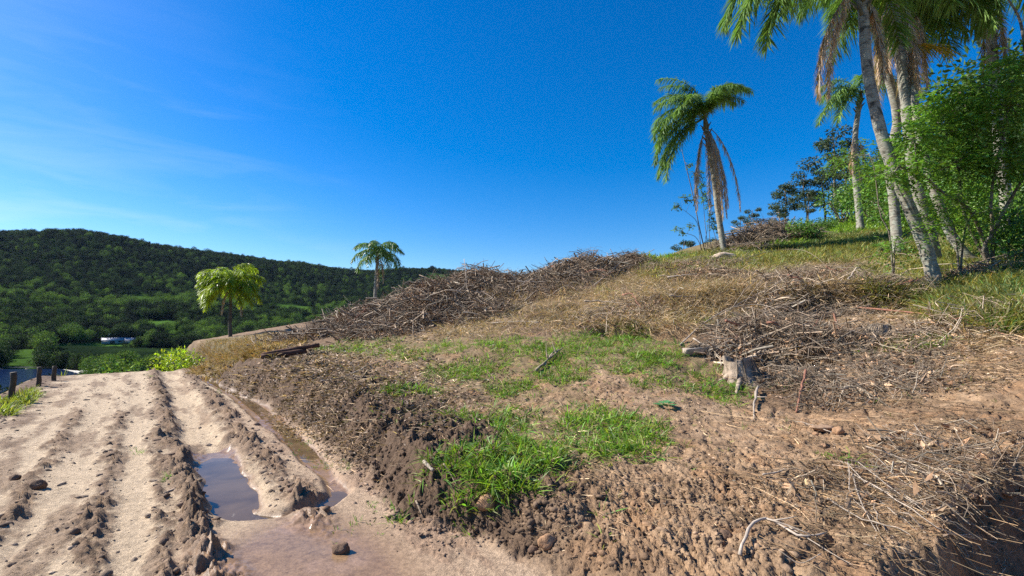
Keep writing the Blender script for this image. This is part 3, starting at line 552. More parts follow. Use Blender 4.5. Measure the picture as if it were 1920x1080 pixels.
# dry straw hanging over the low ledges
ST = [(1000,600,120,28,1000),(1100,580,90,35,1100),(1200,560,90,45,1500),(1280,560,80,45,1400),(1350,540,80,30,900),(1180,605,80,20,500),(900,620,70,18,350),(1050,545,100,20,600),(1200,520,110,18,650),(1400,520,120,22,900),(1500,510,90,25,800),(1560,550,70,25,500),(1480,560,60,25,450),(1650,560,80,20,320),(1300,600,70,25,500),(1420,600,60,30,300),
 (840,625,40,10,120),(960,560,60,14,250),(1780,600,120,22,330),(1860,640,60,18,120),(1620,500,70,14,300)]
mb = MB(); p = patch(ST, .05); k = len(p)
V, F = blades(p + np.c_[np.zeros(k), np.zeros(k), rng.uniform(0, .12, k)], rng.normal(-math.pi / 2, 1.2, k), rng.uniform(.15, .5, k), rng.uniform(.006, .014, k), rng.uniform(.5, 1.9, k), rng.uniform(.0, .5, k)); mb.add(V, F, np.repeat(tints(k, (1, 1, 1), .35, .08), 7, 0))
tufts(mb, patch([(a, b_, c1, d1, int(n * .35)) for a, b_, c1, d1, n in ST], .05), 6, (.12, .4), (.005, .012), (.3, 1.6), (.1, .8), .1, var=.4, hue=.08)
tufts(mb, patch([(430,655,65,20,900),(395,672,35,14,420),(480,655,50,18,300),(370,690,16,14,200),(520,630,40,10,160),(480,640,40,10,200),(520,640,30,10,80)], .05), 8, (.1, .26), (.01, .02), (.1, 1.1), (.1, .6), .08, base=(.95, .85, .58), var=.35)
nn = 1300; ss_, tt_ = rng.uniform(1.2, 4.2, nn), rng.uniform(15.5, 23, nn); X, Y = road_xy(ss_, tt_); kk = poly_d(X, Y, foot) > -.1; tufts(mb, np.c_[X, Y, gz(X, Y)][kk], 8, (.12, .32), (.01, .022), (.1, 1.2), (.2, .8), .1, base=(.9, .84, .62), var=.4)
grasp('straw', M_straw, 'brown dried grass and straw matted over the ledges', 'straw', mb)

# litter of dead leaves, chips and stalk ends
LI = [(700,700,140,55,2600),(620,700,80,50,1400),(780,760,90,60,1100),(560,680,70,40,1100),(860,720,120,60,900),(900,800,120,60,450),(760,600,160,45,2600),(640,600,110,35,1700),(900,560,90,45,1800),(1000,520,120,25,1500),(1150,500,80,18,900),(1400,560,150,60,2200),(1550,570,130,70,2000),
 (1350,500,200,25,1600),(1450,650,110,60,1400),(1820,690,120,50,1200),(1700,640,160,50,1300),(1430,445,60,16,900),(1600,720,200,60,900),(1100,750,250,60,700),(1300,880,350,120,900),(1700,900,200,120,900),(500,650,80,25,800),(480,720,60,30,500),(580,780,70,50,1500),(650,830,60,50,700),(400,680,40,15,300),(1720,550,110,40,500)]
mb = MB(); p = patch(LI, .04); k = len(p); d_ = rdir(k, -.35, .5)
near_ = np.clip(p[:, 1] / 9, .45, 1.6)
V, F = leaves(p + np.c_[np.zeros((k, 2)), rng.uniform(0, .03, k)], d_, rdir(k, .3, 1), rng.uniform(.03, .09, k) * near_, rng.uniform(.012, .04, k) * near_); tt = tints(k, (1, 1, 1), .45, .06); tt[rng.random(k) < .12] *= 2.0; tt[rng.random(k) < .3] *= .5
mb.add(V, F, np.repeat(np.clip(tt, 0, 3.0), 4, 0)); grasp('leaf_litter', M_litter, 'dead leaves and wood chips strewn over the cleared slope', 'litter', mb)
mb = MB(); p = patch([(a, b_, c1, d1, int(n * .45)) for a, b_, c1, d1, n in LI] + [(1250,950,300,110,420),(1650,900,260,150,800),(1100,980,200,60,90),(700,850,60,60,150),(560,900,120,60,60)], .04); k = len(p); nr = np.clip(p[:, 1] / 8, .45, 1.5)
V, F = blades(p + np.c_[np.zeros((k, 2)), np.full(k, .012)], rng.uniform(0, 2 * math.pi, k), rng.uniform(.06, .28, k) * nr, rng.uniform(.004, .010, k) * nr, rng.uniform(1.1, 1.75, k), rng.uniform(0, .15, k), nseg=2)
tt = tints(k, (1.1, 1.05, 1), .5, .05); mb.add(V, F, np.repeat(tt, 5, 0)); k0 = patch([(1700,930,170,110,150),(1600,980,160,90,80),(1550,780,200,60,110),(1800,820,110,70,80),(1450,700,120,40,120),(1840,680,110,50,110),(1700,640,180,40,160),(1300,870,250,90,60)], .05); k = len(k0); hd = rng.normal(-.75, .55, k); Ls = rng.uniform(.2, .8, k); u = np.linspace(-.5, .5, 6); dv = np.c_[np.cos(hd), np.sin(hd)]; pv_ = np.stack([-dv[:, 1], dv[:, 0]], -1) * (rng.normal(0, .12, k) * Ls)[:, None]
XY = k0[:, None, :2] + dv[:, None] * (Ls[:, None] * u)[..., None] + pv_[:, None] * (1 - 4 * u ** 2)[None, :, None]; ZZ = gz(XY[..., 0], XY[..., 1]); ZZ = np.maximum(ZZ, ZZ.mean(1, keepdims=True)) + .012 + rng.uniform(0, .03, (k, 1)); V, F = tubes(np.dstack([XY, ZZ]), rng.uniform(.0015, .005, (k, 1)) * np.linspace(1, .5, 6), 3, False); mb.add(V, F, np.repeat(tints(k, (.62, .56, .5), .6, .05), 18, 0))
grasp('stalk_litter', M_straw, 'thin broken stalks and twigs lying over the slope', 'litter', mb)

# loose clods of soil
def ico(sub=1, amp=.25, sc=(1, 1, .7), seed=0):
    import bmesh
    from mathutils import noise as mn
    bm = bmesh.new(); bmesh.ops.create_icosphere(bm, subdivisions=sub, radius=1)
    for v in bm.verts: v.co *= 1 + amp * mn.noise(v.co * 1.3 + Vector((seed * 5.1, 0, 0))) * 1.6 + amp * .6 * mn.noise(v.co * 3.5 + Vector((seed, 3, 0)))
    V = np.array([v.co[:] for v in bm.verts]) * np.array(sc); F = np.array([[v.index for v in f.verts] for f in bm.faces]); bm.free(); return V, F
CL = [ico(1, .55, (1.1, .75, .6), i) for i in range(9)]
def clods(mb, p, r0, r1, col=1.0, sink=.3):
    p = p[samp(wet_attr, p[:, 0], p[:, 1]) < .25 + .5 * (rng.random(len(p)) < .12)]
    gc = np.stack([samp(c[..., j], p[:, 0], p[:, 1]) for j in range(3)], -1)
    for i in range(len(p)):
        V, F = CL[rng.integers(9)]; a = rng.uniform(0, 6.28); rr = r0 + (r1 - r0) * rng.random() ** 3; cz, sz = math.cos(a), math.sin(a)
        Vr = np.c_[V[:, 0] * cz - V[:, 1] * sz, V[:, 0] * sz + V[:, 1] * cz, V[:, 2]] * rr * rng.uniform(.7, 1.3, 3)
        mb.add(Vr + p[i] + np.array([0, 0, -rr * sink + rr * .2]), [F], np.broadcast_to(gc[i] * (.92 * math.exp(rng.normal(0, .16))), (len(V), 3)))
def roadpts(n, sc_, sw, t0, t1, pw=1.6):
    tt_ = t0 + (t1 - t0) * rng.random(n) ** pw; ss = sc_ + rng.normal(0, sw, n); X, Y = road_xy(ss, tt_); wv = 0.10 * noise(X * 0.8, Y * 0.8, 40) + 0.05 * noise(X * 3, Y * 3, 41); X, Y = road_xy(ss - wv, tt_); return np.c_[X, Y, gz(X, Y)]
mb = MB()
for sc_, sw, n in ((.42, .10, 650), (-.22, .11, 320), (-.82, .09, 320), (1.28, .16, 800), (.2, .05, 120), (-1.62, .12, 160), (-2.15, .22, 520)): clods(mb, roadpts(n, sc_, sw, 3.0, 19), .008, .045, .82)
X, Y = road_xy(rng.uniform(-2.2, 1.8, 3200), 2.5 + 15 * rng.random(3200) ** 1.5); clods(mb, np.c_[X, Y, gz(X, Y)], .004, .018, 1.0)
grasp('soil_clods', M_clod, 'loose clods of mud thrown up along the wheel ruts', 'clods', mb)
mb = MB()
clods(mb, patch([(560,760,90,60,500),(650,830,70,60,350),(480,710,60,30,350),(720,880,60,50,220),(700,780,60,50,160),(400,685,30,20,200)], .03), .008, .035, .55)
clods(mb, patch([(1200,960,300,110,380),(1550,930,250,140,320),(1400,830,200,60,160),(1700,780,200,60,200),(1000,960,120,60,350),(800,960,90,40,130),(1250,740,150,50,260),(1850,900,70,100,250)], .03), .006, .04, .95)
clods(mb, patch([(1200,960,330,110,2200),(1550,930,260,140,1500),(1400,800,220,70,900),(1750,780,180,80,900),(1080,740,150,40,500),(800,980,120,60,500),(620,800,120,80,900)], .03), .004, .022, .95)
grasp('soil_clods', M_clod, 'crumbled brown soil lumps on the bank and the bare slope', 'clods', mb)

# ---------------------------------------------------------------- brush piles
def sticks(mb, c0, rx, ry, h, n, Lr, rr, flat_=.55, tint=1.0, sides=4):
    a = rng.uniform(0, 2 * math.pi, n); q = np.sqrt(rng.random(n)); X = c0[0] + rx * q * np.cos(a); Y = c0[1] + ry * q * np.sin(a); Zb = gz(X, Y)
    Zc = Zb + h * (1 - q ** 2) * rng.random(n) ** .7 + .02; d_ = rdir(n, -flat_, flat_ * 1.3); Ls = rng.uniform(*Lr, n); bend = rdir(n) * (Ls * .2)[:, None]
    u = np.linspace(-.5, .5, 4); path = np.stack([X, Y, Zc], -1)[:, None] + d_[:, None] * (Ls[:, None] * u)[..., None] + bend[:, None] * (1 - 4 * u ** 2)[None, :, None]
    path += rng.normal(0, 1, path.shape) * (Ls * .035)[:, None, None]
    r_ = rr[0] + (rr[1] - rr[0]) * rng.random(n) ** 3; rad = r_[:, None] * np.linspace(1, .45, 4)
    V, F = tubes(path, rad, sides, cap=False); tt = tints(n, (tint,) * 3, .4, .05); tt[rng.random(n) < .12] *= 1.9; mb.add(V, F, np.repeat(np.clip(tt, 0, 2.6), 4 * sides, 0))
def pile(label, px, py, rx, ry, h, n, nl, Lr=(.3, 1.3), rr=(.004, .034), dark=.75, q=None):
    q = g1(px, py) if q is None else q; mb = MB(); sticks(mb, q, rx, ry, h, n, Lr, rr, tint=dark); sticks(mb, q, rx * 1.05, ry * 1.05, h * 1.1, n, (Lr[0] * .4, Lr[1] * .5), (rr[0] * .6, rr[0] * 1.6), .9, dark * 1.2, 3); nl = int(nl * 1.6)
    a = rng.uniform(0, 6.28, nl); u = np.sqrt(rng.random(nl)); X = q[0] + rx * u * np.cos(a); Y = q[1] + ry * u * np.sin(a); p = np.c_[X, Y, gz(X, Y) + h * (1 - u ** 2) * rng.random(nl) ** .6]
    V, F = leaves(p, rdir(nl), rdir(nl), rng.uniform(.05, .13, nl), rng.uniform(.03, .06, nl)); mb.add(V, F, np.repeat(tints(nl, (1.1, .9, .75), .45, .06), 4, 0))
    return mb.obj('brush_pile', M_stick, label=label, cat='brush pile', kind='stuff')
pile('large pile of dead branches and brown leaves, left of the green patches', 800, 572, 1.9, 1.5, .55, 750, 2600)
pile('low tangle of felled branches above the dark planks', 655, 605, 2.1, 1.4, .4, 600, 1500)
pile('sloping tangle of sticks running down to the left of the planks', 590, 628, 1.9, 1.1, .25, 330, 900)
pile('dark brush heap on the skyline behind the large pile', 915, 535, 1.6, 1.2, .45, 480, 900)
pile('long brush heap on the skyline in the middle of the ridge', 1060, 520, 1.9, 1.2, .5, 700, 800)
pile('rounded heap of roots and twigs at the right end of the ridge', 1175, 498, .9, .8, .5, 380, 300)
pile('brush heap between the long and the rounded skyline heaps', 1110, 505, 1.1, .9, .7, 420, 400)
pile('low brush on the skyline left of the long heap', 985, 535, 1.3, 1.0, .35, 330, 400)
pile('dark brush pile high on the slope right of the tall lone palm', 1435, 448, 2.7, 1.2, .75, 900, 1500, (.5, 2.4), (.008, .04))
pile('trail of dry twigs at the foot of the tall lone palm', 1390, 468, 1.6, .9, .22, 260, 900)
pile('tangle of thin dry twigs over the shaded hollow behind the stump', 1440, 635, 1.15, 1.0, .5, 900, 700, (.2, 1.0), (.003, .016))
pile('thick broken roots heaped around the hollow stump', 1385, 662, .75, .5, .32, 110, 200, (.2, .8), (.008, .035), 1.0)
pile('rooty debris hanging over the dark hollow right of the stump', 1540, 655, 1.0, .6, .35, 480, 500, (.2, 1.0), (.003, .018))
pile('heap of torn roots and bark between the ledge and the stump', 1500, 600, 1.1, .6, .4, 420, 500, (.2, 1.1), (.004, .024), .9)
pile('mass of dry twigs along the upper edge of the straw ledge', 1500, 530, 2.0, .9, .35, 700, 900, (.3, 1.4), (.003, .012), 1.0)
pile('leafy dead twigs on the ledge in the middle of the slope', 1330, 520, 1.5, .9, .3, 450, 1100, (.2, 1.0), (.003, .010))
pile('dead branches and leaves heaped right of the large pile', 900, 590, 1.2, 1.1, .3, 380, 900)
pile('heap of brown dead leaves at the foot of the leaning palms', 1830, 520, 1.0, .6, .3, 120, 1100)
pile('dry twigs lying across the ledge below the leaning palms', 1640, 545, 1.5, .7, .28, 380, 500, (.3, 1.5), (.003, .012), 1.0)
pile('wide spread of dead twigs over the brown slope below the skyline heaps', 1000, 548, 2.6, 1.1, .22, 520, 900, (.3, 1.5), (.003, .014), .95)
pile('matted roots and sticks on the crest between the large pile and the planks', 720, 618, 1.5, 1.0, .25, 380, 900)
pile('dead sticks and straw piled above the green grass on the ledge', 1190, 590, 1.7, .8, .25, 420, 600, (.2, 1.1), (.003, .012), 1.0)
pile('broken sticks strewn on the slope right of the small stump', 1790, 615, 1.5, .6, .14, 300, 300, (.2, 1.2), (.003, .012), 1.0)
pile('scatter of sticks on the upper slope under the lone palm', 1300, 500, 2.4, .9, .22, 380, 700, (.3, 1.4), (.003, .012), 1.0)
pile('snarl of roots in the bare soil right of the red stick', 1640, 735, 1.2, .5, .12, 340, 150, (.1, .7), (.003, .014))
pile('torn roots sticking out of the broken soil in the lower right', 1660, 930, .95, .5, .08, 260, 60, (.08, .45), (.002, .009))
pile('torn roots and stems on the rim of the dark ditch', 1800, 850, .8, .7, .10, 240, 80, (.1, .6), (.002, .010))
pile('shredded stalks and roots below the stump', 1470, 715, .8, .5, .14, 420, 200, (.1, .6), (.003, .010))
pile('tangled stalks on the right slope below the small stump', 1620, 690, 1.4, .6, .10, 380, 250, (.15, .8), (.003, .009))

def branch(pts, r0, r1, label, mat=M_stick, h=None, cat='branch', name='fallen_branch', twigs=0, group=None, k=14, sides=6, wob=.02):
    """a fallen branch laid over the ground through the given places"""
    q = ghit([a for a, _ in pts], [b_ for _, b_ in pts]); hh = np.zeros(len(pts)) + r0 if h is None else np.array(h) + r0
    q[:, 2] += hh; base = q[0].copy(); c_ = curve(q - base, k); Ln = np.linalg.norm(np.diff(c_, axis=0), axis=1).sum(); c_[1:-1] += rng.normal(0, wob * (.25 if Ln > .7 else .08) * min(Ln, 1.5), (k - 2, 3)) * np.array([1, 1, .6])
    mb = MB(); V, F = tubes(c_[None], np.linspace(r0, r1, k)[None] * rng.uniform(.85, 1.15, (1, k)), sides); mb.add(V, F, np.full(len(V), rng.uniform(.85, 1.15)))
    for i in range(twigs):
        j = rng.integers(k // 4, k - 1); d_ = unit(unit(c_[j] - c_[j - 1]) + rdir(1, -.1, .8)[0] * .9); Lt = Ln * rng.uniform(.12, .3); u = np.linspace(0, 1, 5)[:, None]
        pth = c_[j] + d_ * Lt * u + rdir(1)[0] * Lt * .12 * u ** 2; V, F = tubes(pth[None], np.linspace(r1 * .9 + r0 * .15, r1 * .4, 5)[None], 4); mb.add(V, F)
    return mb.obj(name, mat, label=label, cat=cat, group=group, loc=tuple(base), smooth=True)
BR = [([(1275,648),(1320,615),(1375,592),(1440,594),(1478,625),(1492,660),(1494,700)], .014, .005, 'pale bent branch arching over the stump', M_pale, [.0,.1,.2,.26,.24,.15,0], 5),
 ([(1390,622),(1440,605),(1500,595),(1545,572)], .020, .006, 'long pale stick propped above the stump pointing right', M_pale, [.05,.25,.3,.3], 3),
 ([(1370,590),(1400,560),(1435,540)], .012, .006, 'thin dark stick rising behind the stump', M_stick, [.1,.25,.35], 0),
 ([(1350,600),(1400,570),(1455,545),(1480,535)], .014, .006, 'thin grey stick leaning against the ledge', M_pale, [.1,.1,.15,.2], 2),
 ([(1545,565),(1560,590),(1574,622)], .030, .020, 'short thick reddish limb standing against the ledge', M_redw, [.25,.15,0], 0),
 ([(1600,585),(1680,592),(1770,602),(1830,618),(1905,640)], .022, .012, 'long reddish pole lying across the right slope', M_redw, [.1,.08,.05,.03,.03], 2),
 ([(1720,590),(1800,600),(1880,625)], .012, .006, 'thin reddish branch beside the long reddish pole', M_redw, [.1,.1,.08], 2),
 ([(1512,722),(1503,745),(1493,775)], .020, .012, 'short red stick standing in the shadow below the stump', M_redw, [.22,.10,0], 0),
 ([(1340,510),(1420,492),(1480,486),(1520,492),(1560,515)], .014, .005, 'thin curved branch arching over the grass at mid slope', M_stick, [.05,.3,.4,.35,.1], 2),
 ([(1600,500),(1660,490),(1700,489),(1735,494)], .016, .008, 'grey branch lying in the grass beside the leaning palm', M_stick, [.2,.25,.2,.1], 2),
 ([(1640,545),(1690,541),(1752,539)], .018, .012, 'straight pale pole at the foot of the leaning palm', M_pale, [.15,.12,.08], 0),
 ([(1500,530),(1560,520),(1640,512),(1700,520)], .012, .006, 'thin dark branch stretched along the top of the twig mass', M_stick, [.25,.3,.3,.2], 3),
 ([(920,611),(960,608),(1012,610)], .022, .018, 'straight pale pole lying above the green grass', M_pale, [.05,.05,.05], 0),
 ([(1100,570),(1125,585),(1150,595)], .012, .008, 'short dark stick on the straw ledge', M_stick, [.1,.1,.1], 0),
 ([(1005,700),(1030,680),(1055,660)], .030, .012, 'dark forked piece of wood lying in the green grass', M_stick, [.02,.05,.06], 3),
 ([(1020,690),(1035,670),(1048,658)], .018, .008, 'grey twig beside the forked piece of wood', M_pale, [.02,.05,.02], 0),
 ([(1115,540),(1150,515),(1170,500)], .02, .012, 'pale branch leaning on the rounded skyline heap', M_pale, [.1,.2,.3], 0),
 ([(1140,520),(1180,506),(1205,502)], .030, .022, 'thick brown limb sticking out of the rounded heap', M_stick, [.1,.12,.15], 0),
 ([(1070,520),(1045,500),(1020,488)], .016, .006, 'dark branch jutting from the middle of the long skyline heap', M_stick, [.2,.6,.8], 4),
 ([(870,520),(876,560),(890,590)], .012, .006, 'pale curved twig hanging over the large pile', M_pale, [.7,.35,.1], 0),
 ([(790,545),(786,520),(780,505)], .010, .004, 'thin pale twig standing on the shoulder of the large pile', M_pale, [.3,.55,.75], 3),
 ([(730,600),(690,620),(640,650)], .020, .010, 'long grey branch lying down the slope above the planks', M_stick, [.1,.1,.1], 2),
 ([(700,610),(740,595),(800,590)], .016, .008, 'slim pale branch on the lower edge of the large pile', M_pale, [.15,.2,.2], 1),
 ([(660,705),(690,690),(712,682)], .016, .010, 'curved dark stick on the brown bank', M_stick, [.02,.03,.03], 0),
 ([(600,720),(640,712),(668,700)], .012, .006, 'thin grey stick on top of the brown bank', M_stick, [.03,.03,.03], 0),
 ([(1370,470),(1440,440),(1500,418)], .035, .018, 'pale log leaning on the dark high brush pile', M_pale, [.3,.8,1.1], 0),
 ([(1510,440),(1490,425),(1486,415)], .03, .02, 'short dark limb sticking up from the high brush pile', M_stick, [.4,.6,.9], 0),
 ([(1400,450),(1360,430),(1340,440)], .02, .008, 'dark branch jutting left from the high brush pile', M_stick, [.4,.6,.5], 3),
 ([(1387,1044),(1402,1010),(1425,991),(1462,995),(1500,1014),(1549,1008)], .012, .006, 'crooked grey root lying at the bottom of the picture', M_pale, [0,.03,.06,.03,.02,.02], 2),
 ([(1300,640),(1345,668),(1352,690)], .02, .012, 'grey root running from the log to the stump', M_pale, [.04,.03,.02], 0),
 ([(1622,660),(1640,645),(1648,632)], .035, .022, 'crooked short root below the small stump', M_stick, [.02,.04,.05], 1),
 ([(1655,692),(1690,702),(1705,708)], .012, .008, 'pale twig lying on bare soil right of the stump', M_pale, [.02,.02,.02], 0),
 ([(1422,735),(1415,762),(1413,790)], .024, .008, 'pale split root standing below the stump', M_pale, [.06,.03,0], 1),
 ([(832,882),(845,900),(856,915)], .010, .006, 'thin bent twig hanging from the edge of the grass', M_stick, [.05,.04,.02], 0),
 ([(795,880),(812,893)], .020, .014, 'short white piece of wood at the left tip of the grass', M_pale, [.05,.03], 0),
 ([(780,950),(790,970)], .010, .006, 'short twig on the clods beside the sandy flat', M_stick, [.04,.02], 0),
 ([(1430,898),(1460,893),(1472,887)], .008, .005, 'small pale chip of stalk on the bare lumpy soil', M_pale, [.03,.03,.03], 0)]
for pts, r0, r1, lb, mt, h, tw in BR: branch(pts, r0, r1, lb, mt, h, twigs=tw)
for (a_, b_, n_) in [(800,570,9),(650,605,6),(910,540,5),(1060,522,8),(1175,500,4),(1000,555,5),(1330,525,5),(1500,535,8),(1430,450,8),(1640,545,4),(1190,590,3),(1440,640,5)]:
    for i in range(n_):
        x0_ = a_ + rng.normal(0, 45); y0_ = b_ + rng.normal(0, 8); an_ = rng.normal(0, .5); L_ = rng.uniform(25, 80); ps = [(x0_ + L_ * (f - .5) * math.cos(an_), y0_ + L_ * (f - .5) * math.sin(an_) * .6) for f in (0, .5, 1)]
        if np.isnan(ghit([q_[0] for q_ in ps], [q_[1] for q_ in ps])).any(): continue
        qq = ghit([q_[0] for q_ in ps], [q_[1] for q_ in ps])
        if np.ptp(qq[:, 1]) > 3: continue
        branch(ps, rng.uniform(.010, .03), .006, 'dead branch tangled among others in the brush along the slope', [M_stick, M_stick, M_pale, M_redw][rng.integers(4)], list(rng.uniform(.1, .5, 3)), twigs=rng.integers(0, 4), group='dead branches in the brush along the slope', wob=.05)
SK = [[(1590,882),(1620,915),(1690,942),(1774,961)],[(1639,939),(1700,985),(1800,1077)],[(1624,849),(1690,872),(1800,905),(1886,909)],[(1642,830),(1725,838),(1822,845)],[(1714,804),(1755,860),(1785,894),(1850,960)],[(1552,945),(1612,982),(1690,1008),(1755,1062)],
 [(1590,882),(1600,935),(1660,1000),(1700,1050)],[(1640,939),(1650,1000),(1700,1070)],[(1590,890),(1680,950),(1760,1000),(1840,1030)],[(1700,880),(1780,920),(1860,945)],[(1700,945),(1790,1000),(1870,1045)],[(1560,820),(1500,800),(1440,790)],[(1620,1030),(1700,1045),(1760,1075)],[(1570,870),(1640,885),(1700,880)],[(1820,860),(1870,880),(1915,890)],
 [(1600,900),(1640,1010),(1690,1078)],[(1770,1010),(1830,1020),(1880,1045)],[(1660,845),(1740,900),(1830,950)],[(1630,850),(1720,935),(1850,1030)],[(1610,880),(1720,960),(1800,1010)],[(1655,800),(1700,830),(1770,870)],[(1480,1000),(1560,1045),(1600,1078)],[(1540,1050),(1500,1065),(1460,1040)]]
for i, pts in enumerate(SK):
    branch(pts, rng.uniform(.003, .006), .0018, 'thin bleached stalk fanned out with others in the lower right corner', M_pale, list(rng.uniform(.01, .07, len(pts))), 'stalk', 'dead_stalk', 0, 'bleached stalks fanned out in the lower right corner', 12, 5, .03)

# ---------------------------------------------------------------- stumps and log
def stump(px, py, r, h, label, lean=(0, 0), roots=5, seed=0, cut_dark=True):
    q = g1(px, py); t_ = thing('tree_stump', q, label, 'stump'); a = np.linspace(0, 2 * math.pi, 28, endpoint=False); zs = np.linspace(0, 1, 9); V = []
    rg = np.random.default_rng(seed); ph = rg.uniform(0, 6.28, 4)
    for z_ in zs:
        fl = 1 + .75 * (1 - z_) ** 3 * (1 + .5 * np.cos(5 * a + ph[0])) ; rr = r * fl * (1 + .08 * np.sin(3 * a + ph[1]) + .05 * np.sin(9 * a + ph[2]) + .03 * rg.normal(size=28))
        top = h * z_ + (z_ == 1) * h * .12 * np.clip(np.sin(2 * a + ph[3]) + .4 * rg.normal(size=28), -.5, 1.2)
        V.append(np.c_[rr * np.cos(a) + lean[0] * z_ * h, rr * np.sin(a) + lean[1] * z_ * h, top - .08])
    V.append(np.c_[V[-1][:, 0] * .82, V[-1][:, 1] * .82, V[-1][:, 2] - .02]); V.append(np.c_[V[-1][:, 0] * .7, V[-1][:, 1] * .7, V[-1][:, 2] * .5])
    V = np.array(V); n = len(V); ix = np.arange(n * 28).reshape(n, 28); nx = np.roll(ix, -1, 1)
    body = new_mesh('bark', V[:9].reshape(-1, 3), [np.stack([ix[:8], nx[:8], nx[1:9], ix[1:9]], -1).reshape(-1, 4)], np.ones(9 * 28), True); link('bark', body, M_grey, t_)
    iy = np.arange(3 * 28).reshape(3, 28); ny = np.roll(iy, -1, 1); tp = new_mesh('broken_top', V[8:].reshape(-1, 3), [np.stack([iy[:2], ny[:2], ny[1:], iy[1:]], -1).reshape(-1, 4), iy[2][None]], np.r_[np.full(28, 1.2), np.full(28, .8), np.full(28, .35)]); link('broken_top', tp, M_stick, t_)
    mb = MB()
    for i in range(16):
        aa = rg.uniform(0, 6.28); u = np.linspace(0, 1, 6); fl = r * (1.03 + .75 * (1 - u) ** 3 * .9); V3, F3 = tubes(np.c_[fl * np.cos(aa + .15 * u) + lean[0] * u * h, fl * np.sin(aa + .15 * u) + lean[1] * u * h, u * h * rg.uniform(.6, 1.25)][None], rg.uniform(.005, .016) * np.array([[1, 1.1, .9, .8, .6, .3]]), 4); mb.add(V3, F3, rg.uniform(.25, .9))
    mb.obj('bark_strips', M_stick, t_, kind='stuff')
    for i in range(roots):
        aa = rg.uniform(0, 6.28); Lr = rg.uniform(1.6, 3.2) * r; u = np.linspace(0, 1, 7); px_ = np.cos(aa + u * rg.uniform(-.5, .5)) * (r * .7 + Lr * u); py_ = np.sin(aa + u * .3) * (r * .7 + Lr * u)
        pz = gz(px_ + q[0], py_ + q[1]) - q[2] + .03 * (1 - u) + .12 * h * (1 - u) ** 2 - .02 * u; V2, F2 = tubes(np.c_[px_, py_, pz][None], np.linspace(.3 * r, .06 * r, 7)[None], 6); MB().add(V2, F2).obj('root', M_grey, t_, True)
    return t_
M_grey = tint_mat('weathered_stump_wood', (.33, .255, .185), .85, 0, .5, 9, .02)
M_tan = tint_mat('tan_clay', (.36, .23, .14), .9, 0, .3, 14, .01); M_mud = tint_mat('dark_mud', (.16, .10, .065), .9, 0, .3, 14, .01); M_white = tint_mat('white_scrap', (.75, .74, .72), .6, 0, .1, 6)
stump(1392, 712, .22, .42, 'hollow grey tree stump with splayed roots in the middle of the right slope', (-.15, .05), 7, 3)
stump(1648, 628, .17, .26, 'small weathered stump under the reddish limb', (.1, 0), 4, 8)
q = g1(1312, 664); t_ = thing('split_log', q, 'pale split log lying left of the stump', 'log')
a = np.linspace(0, 2 * math.pi, 14, endpoint=False); V = []
for u in np.linspace(0, 1, 12):
    rr = .115 * (1 - .25 * u) * (1 + .12 * np.sin(3 * a + u * 2) + .06 * rng.normal(size=14)); V.append(np.c_[np.full(14, -.30 + .62 * u), rr * np.cos(a), np.where(np.sin(a) > .2, .3, 1) * rr * np.sin(a) + .08 + .05 * u])
V = np.array(V); ix = np.arange(12 * 14).reshape(12, 14); nx = np.roll(ix, -1, 1)
link('bark', new_mesh('bark', V.reshape(-1, 3), [np.stack([ix[:-1], ix[1:], nx[1:], nx[:-1]], -1).reshape(-1, 4), ix[0][None], ix[-1][None, ::-1]], np.ones(168), True), M_pale, t_)
mb = MB(); k = 60; p0 = np.c_[rng.uniform(-.25, .3, k), rng.normal(0, .05, k), rng.uniform(.06, .16, k)]; d0 = unit(np.c_[rng.uniform(.5, 1, k), rng.normal(0, .3, k), rng.uniform(-.1, .5, k)]); u = np.linspace(0, 1, 3)
V, F = tubes(p0[:, None] + d0[:, None] * (rng.uniform(.08, .25, (k, 1)) * u)[..., None], np.linspace(.012, .003, 3), 4); mb.add(V, F, .5); o = mb.obj('splinters', M_stick, t_); o['kind'] = 'stuff'
# dark planks on the bank
q = g1(548, 668); t0 = thing('timber_beam', q, 'upper dark beam of the two lying on the bank', 'beam', rz=R(22))
def beam(par, L_, w_, h_, dz, tint=.45):
    V = []
    for i in range(9):
        u = i / 8; j = .006 * rng.normal(size=(4, 2)); V.append([[(-.5 + u) * L_ + .01 * rng.normal(), y_ * w_ / 2 + j[k_][0], z_ * h_ / 2 + dz + j[k_][1] - .0 * u] for k_, (y_, z_) in enumerate(((-1, -1), (1, -1), (1, 1), (-1, 1)))])
    V = np.array(V).reshape(-1, 3); ix = np.arange(36).reshape(9, 4); nx = np.roll(ix, -1, 1)
    return link('wood', new_mesh('wood', V, [np.stack([ix[:-1], nx[:-1], nx[1:], ix[1:]], -1).reshape(-1, 4), ix[0][None, ::-1], ix[-1][None]], np.full(36, tint)), M_redw, par)
beam(t0, 1.35, .13, .10, .17); t0.rotation_euler.y = R(-9)
q2 = q + np.array([-.12, -.18, 0]); t1_ = thing('timber_beam', q2, 'lower dark beam of the two, nearer the road', 'beam', rz=R(26)); beam(t1_, 1.05, .15, .12, .07, .38); t1_.rotation_euler.y = R(-7)
